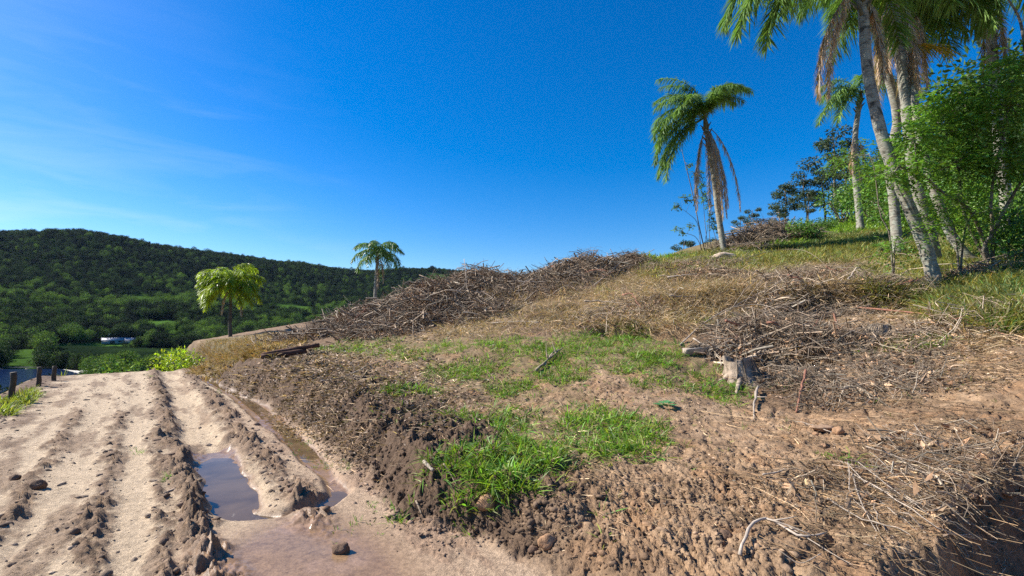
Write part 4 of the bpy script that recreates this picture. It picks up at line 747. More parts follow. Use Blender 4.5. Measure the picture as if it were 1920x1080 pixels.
# stones
def stone(px, py, r, label, mat, sc=(1, .85, .8), name='stone', seed=0):
    V, F = ico(3, .22, sc, seed); q = g1(px, py); o = link(name, new_mesh(name, V * r, [F], np.ones(len(V)), True), mat, label=label, cat='stone', loc=(q[0], q[1], q[2] + r * .35)); return o
stone(912, 948, .075, 'rounded orange clay stone at the edge of the sandy flat', M_stone, seed=1)
stone(1026, 1022, .06, 'jagged orange clay lump casting a shadow near the bottom edge', M_stone, (1, .8, 1), seed=2)
stone(1358, 486, .36, 'pale rock in the grass below the lone palm', M_rock, (1.3, .8, .5), seed=3)
stone(1572, 812, .06, 'orange clay lump on bare soil below the red stick', M_stone, seed=4)
stone(1540, 808, .10, 'flat tan clay slab left of the orange lump', M_tan, (1.2, .8, .35), seed=6)
stone(1530, 817, .035, 'little orange lump next to the tan clay slab', M_stone, seed=5)
stone(1545, 838, .03, 'tiny orange lump below the tan clay slab', M_stone, seed=7)
for i, (a_, b_) in enumerate([(1552,850),(1588,850),(1600,860),(1562,862),(1580,880),(1495,800),(1612,822)]): stone(a_, b_, rng.uniform(.015, .03), 'small orange clay crumb among others on the bare soil', M_stone, seed=9 + i)['group'] = 'orange clay crumbs on the bare soil'
for i, (a_, b_, r_) in enumerate([(72,915,.07),(28,900,.05),(1360,1010,.05),(1000,1035,.04),(640,1035,.06)]): stone(a_, b_, r_, ['dark mud clod in the left wheel track', 'small mud clod at the left edge of the road', 'brown clod left of the crooked root', 'brown clod left of the jagged lump', 'lump of dark mud at the end of the puddle silt'][i], M_mud, seed=20 + i)
# little broad-leaved weed
q = g1(1247, 764); t_ = thing('weed', q, 'small broad-leaved green weed on bare soil left of the stump', 'weed')
for i in range(9):
    a = i * .7 + .3; el = rng.uniform(.2, .7); d_ = np.array([[math.cos(a) * math.cos(el), math.sin(a) * math.cos(el), math.sin(el)]]); MB().add(*leaves(np.array([[0, 0, .02]]) + d_ * .05, d_ * np.array([1, 1, .3]), np.array([[0, 0, 1.]]), .13, .11, .12)).obj('leaf', M_weed if i else globals().setdefault('M_weed', tint_mat('weed_leaf', (.10, .26, .09), .4, .25, .15, 6)), t_)

# ---------------------------------------------------------------- fence posts on the left
for i, (a_, yb, yt, wd, lb) in enumerate([(22,752,698,.05,'weathered wooden fence post nearest the left edge of the picture'),(72,724,688,.05,'second dark fence post from the left, in front of the pond'),(101,714,686,.05,'third dark fence post, before the right end of the pond'),(124,704,674,.05,'fence post at the corner of the road with a vine on it'),(142,702,680,.045,'short dark fence post right beside the end of the road')]):
    q = g1(a_, yb); top = P(a_, yt, q[1])[2]; H = top - q[2]; t_ = thing('fence_post', q, lb, 'fence post')
    zz = np.linspace(-.3, H, 8); pth = np.c_[rng.normal(0, .006, 8), rng.normal(0, .006, 8), zz]; V, F = tubes(pth[None], wd * rng.uniform(.9, 1.1, (1, 8)), 9); MB().add(V, F, .3).obj('post', M_stick, t_, True)
    for zz_ in (.35, .7):
        if zz_ < H: V, F = tubes(np.array([[[math.cos(b_) * (wd + .004), math.sin(b_) * (wd + .004), zz_ * H] for b_ in np.linspace(0, 6.2, 10)]]), .004, 4); MB().add(V, F, .4).obj('wire_loop', M_stick, t_)

# ---------------------------------------------------------------- palms
def frond(par, org, az_, el, L_, dr, lf, npair, wd, mat, name='frond', plum=.5, dead=False, rr=.022, tint=(1, 1, 1), pw=1.15):
    k = 18; u = np.linspace(0, 1, k); e = np.clip(el - dr * u ** pw, R(-88), R(89)); azz = az_ + .25 * u * rng.uniform(-1, 1)
    st_ = np.stack([np.cos(azz) * np.cos(e), np.sin(azz) * np.cos(e), np.sin(e)], -1) * (L_ / (k - 1)); pth = np.vstack([np.zeros(3), np.cumsum(st_[:-1], 0)]) + org
    mb = MB(); V, F = tubes(pth[None], (rr * (1 - u) ** .8 + .004)[None], 5); mb.add(V, F, np.broadcast_to(np.array(tint) * (1.15 if not dead else .8), (len(V), 3)))
    m = npair * 2; uu = .13 + .87 * np.sort(rng.random(m)); pos = np.stack([np.interp(uu, u, pth[:, i]) for i in range(3)], -1); tg = unit(np.stack([np.interp(uu, u, np.gradient(pth[:, i])) for i in range(3)], -1))
    hz = np.array([-math.sin(az_), math.cos(az_), 0.]); side = np.where(np.arange(m) % 2, 1, -1)[:, None] * hz; up = np.cross(tg, hz); up = unit(up * np.sign(up[:, 2:3] + 1e-6))
    d_ = unit(side * .8 + tg * (.35 + .5 * uu[:, None]) + up * rng.normal(0.05, plum, (m, 1)) + rng.normal(0, .12, (m, 3)))
    Ls = lf * (np.sin(math.pi * np.clip(uu * .86 + .10, 0, 1)) ** .6) * rng.uniform(.8, 1.1, m) + .05
    V, F = blades(pos, np.arctan2(d_[:, 1], d_[:, 0]), Ls, rng.uniform(.75, 1.15, m) * wd, 0, rng.uniform(.55, .95, m) if not dead else rng.uniform(.8, 1.2, m), dirs=d_ * (.85 if not dead else .25), nseg=3)
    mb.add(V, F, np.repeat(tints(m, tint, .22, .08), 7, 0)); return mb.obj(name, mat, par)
def palm(label, path, r, crown_specs, group=None, lf=.55, npair=90, wd=.03, mat=None, dead=(), tmat=None, fruit=(), boots=10, depth_top=None):
    base = np.array(path[0], float); t_ = thing('palm_tree', base, label, 'palm tree', group); rel = np.array(path) - base; k = 46
    c_ = curve(rel, k); u = np.linspace(0, 1, k); rad = r * (1.22 - .35 * u + .25 * np.exp(-(u / .04) ** 2)) * (1 + .035 * np.sin(np.arange(k) * 2.1) + .02 * rng.normal(size=k))
    V, F = tubes(c_[None], rad[None], 14); MB().add(V, F).obj('trunk', tmat or M_trunk, t_, True); top = c_[-1]; td = unit(c_[-1] - c_[-4])
    mb = MB()
    for i in range(boots):
        a = i * 2.4; d_ = unit(td * 1.1 + np.array([math.cos(a), math.sin(a), 0]) * .8); st0 = top - td * (.05 + .07 * i) + np.array([math.cos(a), math.sin(a), 0]) * r * .5; V, F = tubes((st0 + d_ * np.linspace(0, .35, 4)[:, None])[None], np.linspace(.07, .02, 4)[None] * r / .15, 5); mb.add(V, F, .8)
    V, F = tubes((top + td * np.linspace(-.1, .7, 6)[:, None])[None], np.array([[1.0, 1.05, .9, .7, .5, .2]]) * r, 10); mb.add(V, F, .9); mb.obj('leaf_bases', M_frondbase, t_, True)
    for sp in crown_specs:
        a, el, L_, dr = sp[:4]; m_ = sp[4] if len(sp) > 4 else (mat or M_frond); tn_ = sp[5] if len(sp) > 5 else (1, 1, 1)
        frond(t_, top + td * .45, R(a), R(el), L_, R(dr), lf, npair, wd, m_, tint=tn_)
    for (a, el, L_, dr, off) in dead: frond(t_, top + td * off, R(a), R(el), L_, R(dr), lf * .62, int(npair * 1.0), wd * .7, M_deadfrond, 'dead_frond', .4, True, .018, (1, 1, 1), .27)
    for (a, el, L_, off, mt) in fruit:
        mb = MB(); n = 46; u = np.linspace(0, 1, 6)[None, :, None]; d1 = np.array([math.cos(R(a)) * math.cos(R(el)), math.sin(R(a)) * math.cos(R(el)), math.sin(R(el))]); st0 = top + td * off + d1 * .35 + d1 * rng.uniform(0, .7, (n, 1)) * L_; dd = unit(d1 + rdir(n) * .55); Ls = rng.uniform(.3, .6, (n, 1, 1))
        V, F = tubes(st0[:, None] + dd[:, None] * Ls * u - np.array([0, 0, 1]) * .5 * Ls * u ** 2, .009, 4); mb.add(V, F, np.repeat(tints(n, (1, 1, 1), .2), 24, 0)); V, F = tubes((top + td * off + d1 * np.linspace(0, .35 + .7 * L_, 6)[:, None])[None], .02, 5); mb.add(V, F, .8); mb.obj('fruit_cluster', mt, t_)
    return t_
M_frondbase = tint_mat('palm_leaf_base', (.17, .15, .09), .7, 0, .3, 6, .01)
def ring_specs(n, L_, els, drs, mat=None, seed=0, tint=(1, 1, 1)):
    rg = np.random.default_rng(seed); o = []
    for i in range(n):
        f = i / max(n - 1, 1); o.append((i * 137.5 % 360, els[0] + (els[1] - els[0]) * f + rg.uniform(-6, 6), L_ * rg.uniform(.85, 1.1), drs[0] + (drs[1] - drs[0]) * f + rg.uniform(-10, 10), mat or M_frond, tint))
    return o
# lone palm on the ridge
q = g1(1358, 470); Yb = q[1]
pB = [q - np.array([0, 0, .2]), P(1347, 400, Yb), P(1338, 330, Yb), P(1329, 275, Yb - .3), P(1324, 238, Yb - .5)]
M_ = M_frond
palm('tall lone palm on the ridge with windblown crown and hanging dead fronds', pB, .13,
 [(5, 86, 3.7, 118), (12, 72, 2.8, 108), (350, 88, 3.2, 124), (0, 78, 3.4, 114), (160, 85, 3.4, 95), (30, 84, 3.2, 100), (172, 88, 3.7, 110), (150, 78, 3.4, 116), (195, 68, 2.8, 128), (182, 40, 3.3, 122), (200, 28, 3.1, 112), (178, -8, 3.9, 80), (185, 5, 3.6, 92), (190, -32, 4.3, 56), (170, -24, 4.0, 64), (160, 20, 3.0, 106), (230, 64, 2.4, 128), (270, 74, 2.5, 130), (90, 74, 2.6, 130), (210, 46, 2.7, 125), (300, 82, 2.4, 120), (20, 82, 2.8, 128), (182, 62, 3.2, 124), (186, 22, 3.5, 105), (181, -20, 3.7, 68)],
 lf=.52, npair=115, wd=.036, dead=[(300, -45, 3.8, 44, -.2), (0, -40, 4.2, 48, -.15), (60, -50, 4.3, 40, -.1), (190, -52, 4.0, 36, -.1), (330, -50, 4.8, 40, -.1), (250, -60, 4.0, 30, -.2), (10, -55, 4.8, 34, -.1), (350, -15, 4.8, 74, -.1), (280, -50, 4.6, 40, -.15), (200, -50, 4.4, 40, -.1), (0, -60, 3.6, 30, -.3), (320, -62, 4.4, 28, -.3)], tmat=M_trunk, boots=16)
# mid palm behind the mound
q = P(703, 575, 46); q[2] = gz(q[0], q[1]); 
palm('slender palm standing behind the brush piles at mid distance', [q, P(704, 545, 46), P(706, 510, 46), P(708, 482, 46)], .15, ring_specs(20, 2.9, (84, -15), (130, 75), M_frond, 3, (.8, .85, .8)), lf=.62, npair=60, wd=.06, dead=[(0, -10, 2.6, 90, -.1), (300, -40, 3.2, 60, 0)])
# sunlit palm on the nose of the spur
q = g1(432, 634) if not np.isnan(g1(432, 634)).any() and g1(432, 634)[1] > 25 else P(432, 634, 38)
q = P(432, 632, 38); q[2] = gz(q[0], q[1])
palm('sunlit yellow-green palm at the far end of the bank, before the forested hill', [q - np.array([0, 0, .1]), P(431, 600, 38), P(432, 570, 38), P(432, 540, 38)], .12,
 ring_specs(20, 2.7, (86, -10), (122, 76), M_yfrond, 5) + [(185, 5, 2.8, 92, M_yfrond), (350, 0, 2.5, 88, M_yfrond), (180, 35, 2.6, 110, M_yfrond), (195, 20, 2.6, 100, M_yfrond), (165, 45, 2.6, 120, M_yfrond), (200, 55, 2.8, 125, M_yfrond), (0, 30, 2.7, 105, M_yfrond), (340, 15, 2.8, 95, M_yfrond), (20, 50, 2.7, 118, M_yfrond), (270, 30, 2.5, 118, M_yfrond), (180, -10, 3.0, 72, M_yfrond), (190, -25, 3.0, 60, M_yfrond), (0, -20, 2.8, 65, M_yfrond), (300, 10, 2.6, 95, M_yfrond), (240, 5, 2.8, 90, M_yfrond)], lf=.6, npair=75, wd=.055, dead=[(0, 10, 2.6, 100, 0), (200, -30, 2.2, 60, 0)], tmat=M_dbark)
# the leaning group at the right
def pix(l, Y0, Y1): 
    n = len(l); return [P(a, b_, Y0 + (Y1 - Y0) * i / (n - 1)) for i, (a, b_) in enumerate(l)]
g_ = g1(1755, 536)
palm('front palm of the right-hand group, mottled grey trunk leaning left', [np.array([*P(1757,540,g_[1])[:2], g_[2] - .15])] + pix([(1735,465),(1695,365),(1655,259),(1628,139),(1619,30),(1614,-30)], g_[1], g_[1]), .125,
 [(182, 12, 4.4, 98), (172, 32, 4.2, 118), (190, -5, 3.9, 82), (178, 50, 3.8, 135), (200, 15, 3.4, 100), (200, 55, 3.2, 125), (150, 50, 3.2, 125), (100, 60, 3, 120), (60, 50, 3.2, 120), (20, 55, 3.2, 120), (340, 45, 3.2, 125), (300, 50, 3, 130), (250, 50, 2.8, 130), (0, 25, 3, 110), (30, 10, 3, 95)],
 lf=.62, npair=150, wd=.036, dead=[(180, 5, 3.3, 95, -.2), (172, -15, 3.0, 75, -.2), (0, -45, 2.4, 45, -.2)], boots=14)
g_ = P(1753, 472, 14.6)
g_[2] = gz(g_[0], g_[1])
palm('second palm of the group, straight pale trunk just behind the front one', [g_] + pix([(1744,440),(1727,385),(1708,290),(1697,180),(1684,60),(1672,-15)], 14.4, 14), .14,
 [(30, 40, 3.3, 110), (60, 50, 3.2, 120), (330, 30, 3.4, 100), (0, 20, 3.4, 95), (150, 40, 3, 120), (100, 60, 3, 120), (300, 50, 2.8, 130), (350, 0, 3.6, 85), (15, -10, 3.4, 75), (40, 10, 3.6, 95), (335, 10, 3.4, 95), (180, 30, 2.6, 115)],
 lf=.65, npair=150, wd=.036, dead=[(10, -40, 2.8, 60, -.1), (200, -40, 2.6, 60, -.1), (340, -30, 3.0, 70, -.2), (160, -50, 2.8, 40, -.1)], fruit=[(340, -20, 1.0, -1.6, M_yellow)])
g_ = P(1680, 412, 17); g_[2] = gz(g_[0], g_[1])
palm('shaded palm whose thin trunk shows left of the front palm base', [g_] + pix([(1676,380),(1668,300),(1682,220),(1660,120),(1654,60)], 17, 16), .14,
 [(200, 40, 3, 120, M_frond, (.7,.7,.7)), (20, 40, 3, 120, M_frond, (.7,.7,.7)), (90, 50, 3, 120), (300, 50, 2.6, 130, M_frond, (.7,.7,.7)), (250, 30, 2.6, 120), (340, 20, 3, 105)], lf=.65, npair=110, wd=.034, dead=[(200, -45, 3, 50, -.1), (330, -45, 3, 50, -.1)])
g_ = P(1822, 500, 13.4); g_[2] = gz(g_[0], g_[1])
palm('third palm of the group, trunk leaning out from behind the shrub', [g_] + pix([(1798,462),(1775,422),(1738,316),(1716,200),(1708,120),(1703,50),(1698,0)], 13.5, 14.5), .11,
 [(20, 30, 3.2, 100), (350, 40, 3.2, 115), (60, 40, 3.2, 110), (320, 20, 3.0, 100), (0, 5, 3.2, 80), (40, 15, 3.0, 95), (280, 50, 2.6, 130), (120, 50, 3, 120)], lf=.65, npair=150, wd=.036, dead=[(330, -40, 2.8, 60, -.3), (10, -55, 3.0, 40, -.2)])
g_ = P(1888, 446, 15.6); g_[2] = gz(g_[0], g_[1])
palm('rightmost palm with straight grey trunk near the picture edge', [g_] + pix([(1885,365),(1876,293),(1869,194),(1862,110),(1855,30),(1850,-20)], 15.6, 15.2), .14,
 [(190, 40, 3.4, 110), (175, 25, 3.6, 100), (200, 20, 3.2, 100), (210, 45, 3, 120), (150, 30, 3.2, 105), (100, 50, 3, 120), (270, 45, 2.8, 130), (0, 40, 3, 115), (330, 30, 3, 110), (185, 5, 3.4, 85), (230, 20, 2.8, 110), (180, 50, 3.8, 130), (195, -5, 3.6, 80), (165, 10, 3.8, 95), (10, 10, 3.4, 95)],
 lf=.65, npair=150, wd=.032, dead=[(200, -40, 2.8, 60, -.1), (340, -40, 2.6, 60, -.1), (10, -50, 2.6, 60, -.2)])
g_ = P(1613, 414, 27); g_[2] = gz(g_[0], g_[1])
palm('small palm farther up the slope with dead fronds hanging from its trunk', [g_] + pix([(1607,360),(1603,310),(1604,250),(1612,190)], 27, 27), .15,
 [(185, 55, 3.0, 118), (195, 20, 3.0, 100), (175, 0, 3.4, 80), (200, -15, 3.2, 65), (180, 40, 2.8, 115), (90, 60, 2.8, 120), (0, 50, 2.8, 120), (330, 30, 2.8, 110), (280, 50, 2.4, 130), (230, 50, 2.6, 125)], lf=.62, npair=80, wd=.045, dead=[(340, -30, 2.6, 70, -2.2), (200, -50, 2.4, 40, -2.2), (20, -60, 2.6, 30, -2.4)])

# ---------------------------------------------------------------- broad-leaved trees and saplings
def limb(mb, a, d_, L_, r, k=6, wob=.12, grav=0.0):
    pth = [np.array(a, float)]; d_ = unit(np.array(d_, float))
    for i in range(k): d_ = unit(d_ + rng.normal(0, wob, 3) + np.array([0, 0, grav])); pth.append(pth[-1] + d_ * L_ / k)
    pth = np.array(pth); V, F = tubes(pth[None], np.linspace(r, r * .5, k + 1)[None], 6 if r > .02 else 4); mb.add(V, F); return pth, d_
def sprays(mb, pts, dirs, n_leaf=9, Ls=.35, lw=(.08, .035), tint=(1, 1, 1), var=.28):
    m = len(pts); dirs = unit(dirs); u = np.linspace(.1, 1, n_leaf); Lr_ = rng.uniform(.6, 1.2, m) * Ls
    pos = pts[:, None] + dirs[:, None] * (Lr_[:, None] * u)[..., None] - np.array([0, 0, 1.]) * (.35 * Lr_[:, None] * u ** 2)[..., None]
    sd_ = unit(np.cross(dirs, np.array([0, 0, 1.]))) ; sg = np.where(np.arange(n_leaf) % 2, 1, -1); ld = unit(sd_[:, None] * sg[None, :, None] + dirs[:, None] * .5 + rng.normal(0, .25, (m, n_leaf, 3)) - np.array([0, 0, .35]))
    nn = m * n_leaf; V, F = leaves(pos.reshape(-1, 3), ld.reshape(-1, 3), unit(np.array([0, 0, 1.]) + rng.normal(0, .35, (nn, 3))), rng.uniform(.8, 1.2, nn) * lw[0], rng.uniform(.8, 1.2, nn) * lw[1], .12); mb.add(V, F, np.repeat(tints(nn, tint, var, .12), 4, 0))
def ball(c0, r, n): d_ = rdir(n); q = rng.random(n) ** .45; return c0 + d_ * q[:, None] * np.array(r), unit(d_ * .7 + rng.normal(0, .5, (n, 3)))
def leafy(label, base, limbs, clouds, nsp, lw=(.085, .04), Ls=.34, cat='tree', name='broadleaf_tree', tint=(1, 1, 1), r=.05, mat=None, group=None):
    base = np.array(base, float); t_ = thing(name, base, label, cat, group); mb = MB()
    for lp in limbs: c_ = curve(np.array(lp) - base, 12); V, F = tubes(c_[None], np.linspace(r, r * .35, 12)[None], 8); mb.add(V, F)
    cl = MB(); tips = [curve(np.array(lp) - base, 12) for lp in limbs]; allp = np.concatenate(tips)
    for (c0, rad, n) in clouds:
        c0 = np.array(c0) - base; j = np.argmin(((allp - c0) ** 2).sum(1)); a = allp[j]; V, F = tubes(curve([a, (a + c0) / 2 + rng.normal(0, .08, 3), c0], 6)[None], np.linspace(r * .4, r * .15, 6)[None], 5); mb.add(V, F)
        pts, dd = ball(c0, rad, n); sel = rng.integers(0, n, max(6, n // 9))
        for s_ in sel: V, F = tubes(curve([c0 + (pts[s_] - c0) * .1, (c0 + pts[s_]) / 2 + rng.normal(0, .05, 3), pts[s_]], 4)[None], np.linspace(.009, .004, 4)[None], 4); mb.add(V, F)
        sprays(cl, pts, dd, nsp, Ls, lw, tint)
    mb.obj('trunk', M_bark, t_, True); cl.obj('crown', mat or M_leaf, t_); return t_
g_ = P(1858, 492, 12.2); g_[2] = gz(g_[0], g_[1])
leafy('many-stemmed leafy tree growing in front of the rightmost palm', g_, [[g_] + pix([(1844,465),(1861,434),(1858,365),(1880,260),(1900,150)], 12, 11.4), [g_] + pix([(1830,451),(1804,388),(1796,313),(1770,240)], 12.2, 12), [g_] + pix([(1840,440),(1815,390),(1764,359),(1724,322),(1684,313)], 12, 10.9), [g_] + pix([(1870,420),(1920,330),(1960,240)], 12, 11.5), pix([(1940,240),(1925,120),(1913,40),(1888,-5)], 11.5, 11.5)],
 [(P(*a), r_, n) for a, r_, n in [((1850,160,11.6),(.9,.8,.5),110),((1900,200,11.4),(.9,.8,.6),140),((1790,205,12),(.75,.7,.5),110),((1760,250,12),(.8,.8,.45),120),((1830,250,11.8),(.8,.7,.5),140),((1900,290,11.5),(.8,.7,.6),130),((1715,262,11.2),(.4,.4,.25),70),((1700,318,11),(.35,.35,.2),50),((1790,310,12),(.7,.6,.4),130),((1860,320,11.8),(.6,.6,.4),100),((1930,120,11.5),(.8,.8,.7),120),((1740,200,12.4),(.5,.5,.3),70),((1662,330,10.9),(.25,.25,.15),18)]], 13, lw=(.11, .055), Ls=.42)
g_ = P(1795, 462, 11.6); g_[2] = gz(g_[0], g_[1])
leafy('low bright green shrub between the leaning trunks', g_, [[g_] + pix([(1790,430),(1770,395)], 11.6, 11.3), [g_] + pix([(1810,430),(1830,395)], 11.6, 11.5)], [(P(1760,390,11.3),(.4,.35,.2),70),(P(1795,375,11.5),(.45,.4,.25),80),(P(1740,420,11.3),(.25,.25,.2),35),(P(1840,400,11.6),(.4,.35,.3),50),(P(1810,430,11.4),(.4,.35,.25),50)], 9, tint=(1.4, 1.35, .9), r=.025, cat='shrub', name='shrub')
g_ = P(1672, 478, 11.6); g_[2] = gz(g_[0], g_[1])
leafy('slender sapling with hanging leaves left of the front palm trunk', g_, [[g_] + pix([(1668,440),(1650,400),(1640,320),(1630,290)], 11.6, 11.6), [g_] + pix([(1680,450),(1700,455)], 11.6, 11.3)], [(P(1605,290,13),(.5,.5,.3),60),(P(1635,330,12),(.45,.4,.3),70),(P(1640,380,12),(.3,.3,.25),35),(P(1575,300,14),(.4,.4,.3),35),(P(1690,455,11.3),(.45,.3,.12),36),(P(1655,470,11.4),(.3,.25,.1),16),(P(1650,300,12),(.35,.3,.2),30)], 10, r=.02, cat='sapling', name='sapling')
def thin_sapling(px0, py0, pts, label, clumps, r=.02):
    g0 = P(px0, py0, 26); g0[2] = gz(g0[0], g0[1]); leafy(label, g0, [[g0] + pix(pts, 26, 26)], [(P(a, b_, 26), (.16, .16, .14), 9) for a, b_ in clumps], 5, lw=(.13, .085), Ls=.18, cat='sapling', name='sapling', r=r, tint=(.8, .8, .8))
thin_sapling(1322, 472, [(1310,420),(1298,360),(1283,300),(1278,280)], 'tallest bare-stemmed sapling, leaning left beside the lone palm', [(1300,325),(1295,310)], .035)
thin_sapling(1328, 470, [(1322,420),(1318,370),(1312,330)], 'thin upright sapling between the leaning one and the lone palm', [(1314,340),(1316,352),(1318,368),(1312,326)])
thin_sapling(1315, 470, [(1308,420),(1290,400),(1270,386)], 'low branching sapling with a dark leaf ball at its tip', [(1268,386),(1268,387),(1290,372),(1282,370),(1300,376)])
thin_sapling(1318, 468, [(1305,445),(1280,436),(1265,430)], 'lowest sapling branch reaching out to the left', [(1266,430),(1280,432),(1295,424)])
thin_sapling(1335, 470, [(1330,440),(1330,390),(1326,372),(1322,360)], 'thin leafy sapling just left of the lone palm trunk', [(1330,385),(1336,400),(1324,378),(1322,362)])
thin_sapling(1346, 468, [(1340,440),(1330,410),(1326,395)], 'short pale sapling at the foot of the lone palm', [(1335,425),(1345,430)])
thin_sapling(1325, 472, [(1322,455),(1326,430),(1328,410)], 'short stem in the sapling clump with few leaves', [(1334,408),(1340,415)])

# gum trees on the skyline
def gum(seed, H=9.0, nclump=9):
    rs = rng; mbt = MB(); c_ = curve([(0, 0, 0), (.15, 0, H * .35), (-.1, .1, H * .7), (.1, 0, H * .92)], 12); V, F = tubes(c_[None], np.linspace(.13, .04, 12)[None], 6); mbt.add(V, F); mbl = MB()
    for i in range(nclump):
        a = i * 2.4 + seed; hz_ = H * (.48 + .5 * i / nclump); rad = (1.6 - 1.1 * abs(i / nclump - .35)) * rng.uniform(.6, 1.1); j = np.argmin(np.abs(c_[:, 2] - hz_ + .9)); c1 = np.array([math.cos(a) * rad, math.sin(a) * rad, hz_]); V, F = tubes(curve([c_[j], (c_[j] + c1) / 2 + np.array([0, 0, -.2]), c1], 5)[None], np.linspace(.045, .012, 5)[None], 4); mbt.add(V, F)
        n = 210; p, d_ = ball(c1, np.array([.78, .78, .5]) * rng.uniform(.7, 1.15), n); V, F = leaves(p, d_ - np.array([0, 0, .6]), rdir(n), rng.uniform(.2, .36, n), rng.uniform(.09, .15, n)); mbl.add(V, F, np.repeat(tints(n, (1, 1, 1), .3), 4, 0))
    return mbt.mesh('trunk', True), mbl.mesh('crown')
gv = [gum(i * 1.3, 9, 8 + i) for i in range(4)]
for a, b_ in gv: a.materials.append(M_bark); b_.materials.append(M_euc)
GU = [(1388,408,52,'small round gum tree left end of the row behind the high brush pile'),(1412,396,55,'second gum tree from the left behind the high brush pile'),(1462,392,58,'short gum tree in the middle of the skyline row'),(1474,352,60,'tall slim gum tree left of the twin crowns'),(1512,334,60,'gum tree with a high round crown standing clear on the skyline'),(1518,366,56,'lower gum crown directly under the high round one'),(1548,322,60,'gum tree with drooping foliage before the small palm'),(1572,262,55,'tallest gum tree, behind the small palm'),(1590,300,52,'gum tree just left of the small palm trunk'),
 (1282,456,75,'tiny round gum tree on the skyline left of the saplings'),(1304,462,75,'smaller of the two tiny gum trees left of the saplings'),(1335,452,70,'low gum tree behind the sapling clump'),(1370,446,60,'little gum tree right behind the lone palm trunk'),(1545,480,40,None),(1632,320,50,'dark gum tree among the saplings behind the front palm')]
for i, (a, yt, Y, lb) in enumerate(GU):
    if lb is None: continue
    q = P(a, 440, Y); q[2] = gz(q[0], q[1]); H = P(a, yt, Y)[2] - q[2]; s_ = max(.25, H / 8.0); t_ = thing('gum_tree', q, lb, 'gum tree', 'gum trees on the skyline', rz=rng.uniform(0, 6)); t_.scale = (max(s_ * 1.2, .5), max(s_ * 1.2, .5), s_)
    a_, b2 = gv[i % 4]; link('trunk', a_, None, t_); link('crown', b2, None, t_)

# shrubs on the hillside behind the palms
def bush_mesh(n, lw, lobes=5, mat=None):
    mb = MB()
    for i in range(lobes): c1 = np.array([rng.uniform(-.5, .5), rng.uniform(-.5, .5), rng.uniform(.35, .95)]); p, d_ = ball(c1, (.42, .42, .4), n // lobes); V, F = leaves(p, d_, rdir(len(p)), rng.uniform(.7, 1.3, len(p)) * lw, rng.uniform(.35, .55, len(p)) * lw); mb.add(V, F, np.repeat(tints(len(p), (1, 1, 1), .35), 4, 0))
    st0 = np.c_[rng.uniform(-.15, .15, (7, 2)), np.full(7, -.1)]; en = np.c_[rng.uniform(-.45, .45, (7, 2)), rng.uniform(.5, .95, 7)]; V, F = tubes(st0[:, None] + (en - st0)[:, None] * np.linspace(0, 1, 4)[None, :, None], .018, 4)
    me = mb.mesh('foliage'); me.materials.append(mat or M_leaf); s2 = MB().add(V, F).mesh('stem'); s2.materials.append(M_bark); return me, s2
BUSH = [bush_mesh(1500, .11) for _ in range(3)]
def bush(px, py, sc, lb, group=None, Y=None, cat='shrub', name='shrub', bm=None):
    q = g1(px, py) if Y is None else P(px, py, Y)
    if np.isnan(q).any(): return
    q[2] = gz(q[0], q[1]); t_ = thing(name, q, lb, cat, group, rz=rng.uniform(0, 6)); t_.scale = (sc, sc, sc * rng.uniform(.8, 1.2)); a, b_ = bm or BUSH[rng.integers(3)]; link('foliage', a, None, t_); link('stem', b_, None, t_)
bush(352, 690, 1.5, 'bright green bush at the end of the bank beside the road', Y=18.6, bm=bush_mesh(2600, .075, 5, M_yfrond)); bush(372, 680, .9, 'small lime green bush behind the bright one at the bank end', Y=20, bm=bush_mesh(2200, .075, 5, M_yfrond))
bush(1510, 452, 1.1, 'green shrub at the right end of the high brush pile'); bush(1540, 440, .9, 'little green bush behind the high brush pile')
n = 0
for (a, b_) in [(1570,410),(1600,400),(1640,420),(1655,395),(1700,415),(1690,380),(1730,395),(1745,360),(1780,400),(1800,370),(1830,390),(1850,350),(1870,400),(1905,410),(1900,370),(1915,440),(1660,360),(1620,375),(1720,345),(1760,330),(1800,330),(1840,310),(1880,330),(1915,320),(1560,395),(1590,385),(1900,290),(1910,490),(1680,430),(1580,420)]:
    q = g1(a, b_)
    if np.isnan(q).any(): continue
    bush(a, b_, min(2.8, .05 * q[1] + rng.uniform(.2, .7)), 'leafy green shrub among others on the slope behind the palms', 'shrubs on the slope behind the palms')
M_thick = tint_mat('thicket_leaf', (.065, .12, .03), .5, .25, .35, 1.5, obj_rand=.35); TBUSH = [bush_mesh(2600, .08, 9, M_thick) for _ in range(2)]
for i, (a, Y, sc) in enumerate([(1640,46,3.4),(1690,44,3.6),(1740,42,4.0),(1790,40,4.0),(1840,38,4.2),(1890,36,4.4),(1940,34,4.4),(1600,52,2.8),(1715,55,5.0),(1800,55,5.5),(1880,50,5.5),(1660,60,4.5),(1760,45,6.5),(1700,52,6.0),(1860,44,7.5),(1920,40,7.5)]): bush(a, 400, sc, 'tall green thicket tree filling the slope behind the palm trunks', 'thicket trees behind the palm trunks', Y, 'tree', 'thicket_tree', TBUSH[i % 2])

